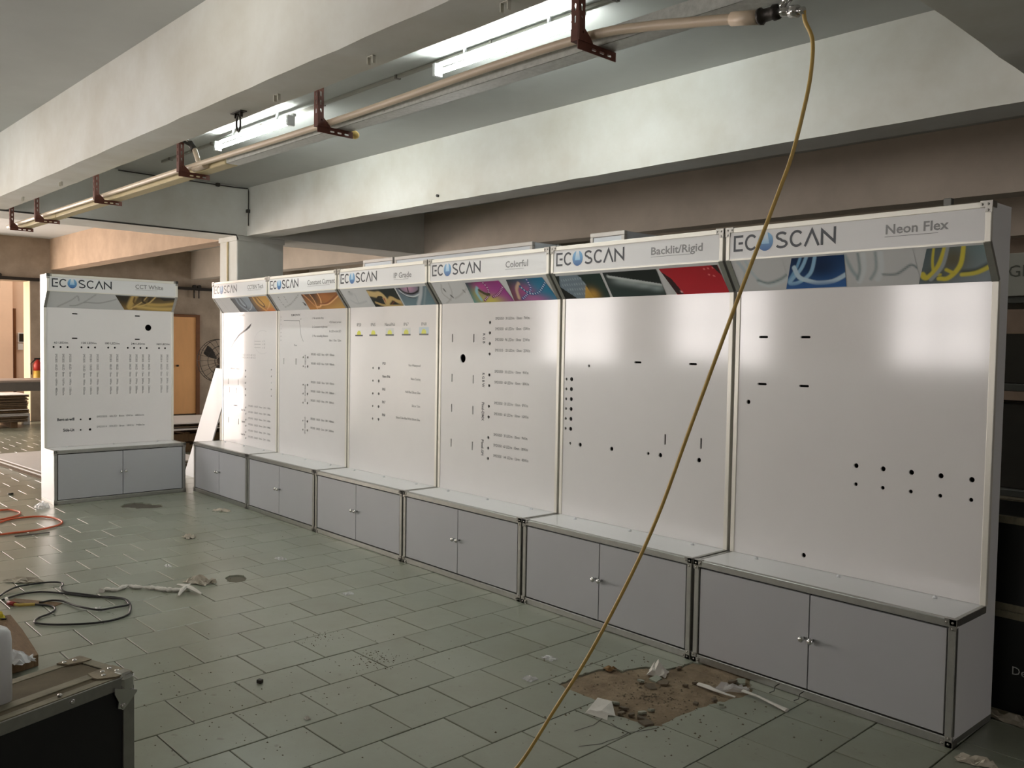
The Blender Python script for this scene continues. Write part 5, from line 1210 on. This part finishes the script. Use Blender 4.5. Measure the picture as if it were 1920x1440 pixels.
# broken patch: shards, paper, tape
SH = [(-1.19, -.402), (-1.129, -.417), (-1.113, -.342), (-1.162, -.334), (-1.022, -.231), (-.924, -.09), (-.898, -.062), (-.884, -.41), (-1.134, -.702), (-1.107, -.67), (-1.021, -.738), (-.984, -.713), (-.972, -.661), (-.894, -.73), (-.853, -.323), (-.799, -.356), (-1.183, -.135), (-1.033, -.288), (-.963, -.613), (-.94, -.70), (-1.05, -.69)]
SHL = ['tile shard left of the pair below the standing paper in the hole', 'tile shard in the middle of the bare sand below the standing paper', 'tile shard right below the standing paper in the hole', 'tile shard touching the foot of the standing paper', 'tile shard at the left end of the white plastic strip', 'tile shard by the stand foot, left of two', 'tile shard by the stand foot, right of two', 'lone tile shard at the right edge of the sand', 'tile shard beside the white chip at the near left rim', 'tile shard on the near left rim, right of the chip', 'tile shard at the tip of the folded paper', 'tile shard second right of the folded paper tip', 'tile shard third right of the folded paper on the sand', 'tile shard at the nearest corner of the sandy hole', 'tile shard under the clear film strip', 'tile shard lying on the tiles right of the hole', 'tile shard at the far rim near the stand corner', 'small dark tile shard on sand left of the plastic strip', 'tile shard on the sand above the nearest corner', 'tile shard just left of the nearest corner of the hole', 'tile shard between the folded paper and the sand']
R = random.Random(21)
for i, (x, y) in enumerate(SH):
    s = R.uniform(.016, .034); n = R.choice((4, 5, 5)); a0 = R.uniform(0, 6)
    poly = [(s * R.uniform(.6, 1.1) * math.cos(a0 + 2 * math.pi * k / n), s * R.uniform(.5, 1.0) * math.sin(a0 + 2 * math.pi * k / n)) for k in range(n)]
    tx, ty = R.uniform(-.25, .25), R.uniform(-.25, .25); z0 = -.004 + R.uniform(0, .004) if i != 15 else .009
    o = MB().plate(poly, [], lambda u, v: (u, v, .009 + tx * u + ty * v), lambda u, v: (u, v, tx * u + ty * v)).obj('tile_shard', M_SHARD if i % 3 else M_TILE, None, (x, y, z0))
    tag(o, SHL[i], 'tile shard', 'tile shards in the sandy hole')
crumple('foil_scrap', M_RAG, (-1.205, -.26), .045, .05, .06, 31, n=6, base=-.002, rot=.5, label='crumpled white paper standing up at the far rim of the broken patch', cat='paper')
pc = MB()
pc.add([(-1.115, -.85, .004), (-1.15, -.735, .028), (-1.085, -.72, .03), (-1.015, -.776, .006), (-1.07, -.80, .016)], [(0, 4, 2, 1), (0, 3, 4), (4, 3, 2)])
pc.add([(-1.115, -.85, .006), (-1.01, -.83, .004), (-1.02, -.815, .022), (-1.1, -.835, .02)], [(0, 1, 2, 3)])
tag(pc.obj('folded_paper', M_RAG), 'folded white paper scrap at the near edge of the broken patch', 'paper')
tag(MB().tube([(-1.003, -.23, .004), (-.95, -.235, .008), (-.908, -.245, .01), (-.86, -.24, .008), (-.811, -.231, .006)], [.014, .016, .011, .008, .006], 7, smooth=False, flat=.5).obj('plastic_strip', M_RAG), 'white twisted plastic strip across the right of the sandy hole', 'plastic strip')
tp_ = MB().tube([(-.82, -.16, .012), (-.74, -.165, .014), (-.66, -.18, .012), (-.59, -.188, .008)], [.012, .007, .009, .014], 7, smooth=False, flat=.5)
tag(tp_.obj('plastic_strip', M_RAG), 'white twisted plastic strip pointing along the nearest stand foot', 'plastic strip')
crumple('plastic_film', M_FILM, (-.87, -.17), .09, .03, .035, 33, n=7, rot=.8, label='clear film strip between the two white plastic strips', cat='plastic film')
crumple('cardboard_scrap', mat('brown_card', (128, 100, 64), .9), (-1.385, -.40), .03, .03, .025, 34, n=4, label='small brown card scrap at the far left rim of the hole', cat='card')
# debris under the right corner
crumple('plastic_film', M_PAPER, (.10, -.055), .08, .03, .03, 41, rot=.3, label='pale torn sheet on the floor at the near right corner', cat='paper')
crumple('plastic_film', M_PAPER, (.04, .43), .12, .025, .04, 42, rot=-.1, label='dusty torn film in front of the lower flight case', cat='plastic film')
# clutter of dark hooks of wire at the nearest stand foot
for k, (x, y) in enumerate(((-.735, -.035), (-.62, -.03))):
    o = MB().tube([(x, y + .03, .03), (x, y - .005, .028), (x + .004, y - .02, .012), (x - .01, y - .035, .003)], .0018, 5).obj('bent_wire', M_HOSE_B)
    tag(o, ('bent black wire at the nearest stand foot, closer to the tape', 'bent black wire at the nearest stand foot, farther right')[k], 'wire')

# grit scattered over the sand and the tiles round the hole: too fine to count
R = random.Random(55); g = MB()
for i in range(420):
    a_ = R.uniform(0, 2 * math.pi); r_ = abs(R.gauss(0, .28)); x, y = -1.08 + r_ * math.cos(a_) * 1.1, -.5 + r_ * math.sin(a_)
    if y > -.02: continue
    s = R.uniform(.0015, .005); z = (-.006 if inpoly(wb(x, y), HOLES[0]) else .0)
    g.add([(x - s, y - s * .7, z), (x + s, y - s * .5, z), (x + s * .6, y + s, z), (x - s * .7, y + s * .8, z), (x + R.uniform(-.3, .3) * s, y, z + s * 1.1)], [(0, 1, 4), (1, 2, 4), (2, 3, 4), (3, 0, 4), (3, 2, 1, 0)])
tag(g.obj('grit', M_SHARD), 'fine brown grit scattered in and around the sandy hole', 'grit', kind='stuff')
g2 = MB(); R = random.Random(58)
for (cx, cy, n_, sp) in ((-2.157, -1.175, 110, .07), (-2.58, -1.228, 60, .05), (-1.85, -1.9, 70, .3), (-2.3, -1.9, 80, .3), (-4.6, -1.1, 60, .5), (-2.2, -1.25, 50, .3)):
    for i in range(n_):
        x, y = cx + R.gauss(0, sp), cy + R.gauss(0, sp); s = R.uniform(.0012, .0042)
        g2.add([(x - s, y - s * .7, 0), (x + s, y - s * .5, 0), (x + s * .6, y + s, 0), (x - s * .7, y + s * .8, 0), (x, y, s * .9)], [(0, 1, 4), (1, 2, 4), (2, 3, 4), (3, 0, 4), (3, 2, 1, 0)])
tag(g2.obj('floor_grit', mat('dark_grit', (84, 72, 52), .9)), 'brown grit and dirt crumbs strewn over the near floor tiles', 'grit', kind='stuff')
# cracked tile edges in front of the hole
for pts_ in ([(-.992, -.831), (-.95, -.838), (-.887, -.842), (-.882, -.88), (-.879, -.916), (-.89, -.96), (-.884, -1.001), (-.933, -1.076)], [(-.887, -.842), (-.86, -.8), (-.84, -.72)], [(-1.05, -.80), (-1.02, -.9), (-1.03, -1.0)]):
    P = [(x + R.uniform(-.006, .006), y + R.uniform(-.006, .006)) for x, y in pts_]
    q = PM(); q.ribbon([wb(*p_) for p_ in P], .0045, lin((58, 52, 40))); q.obj('crack', floor, lambda u, v: (u, v, .0007))
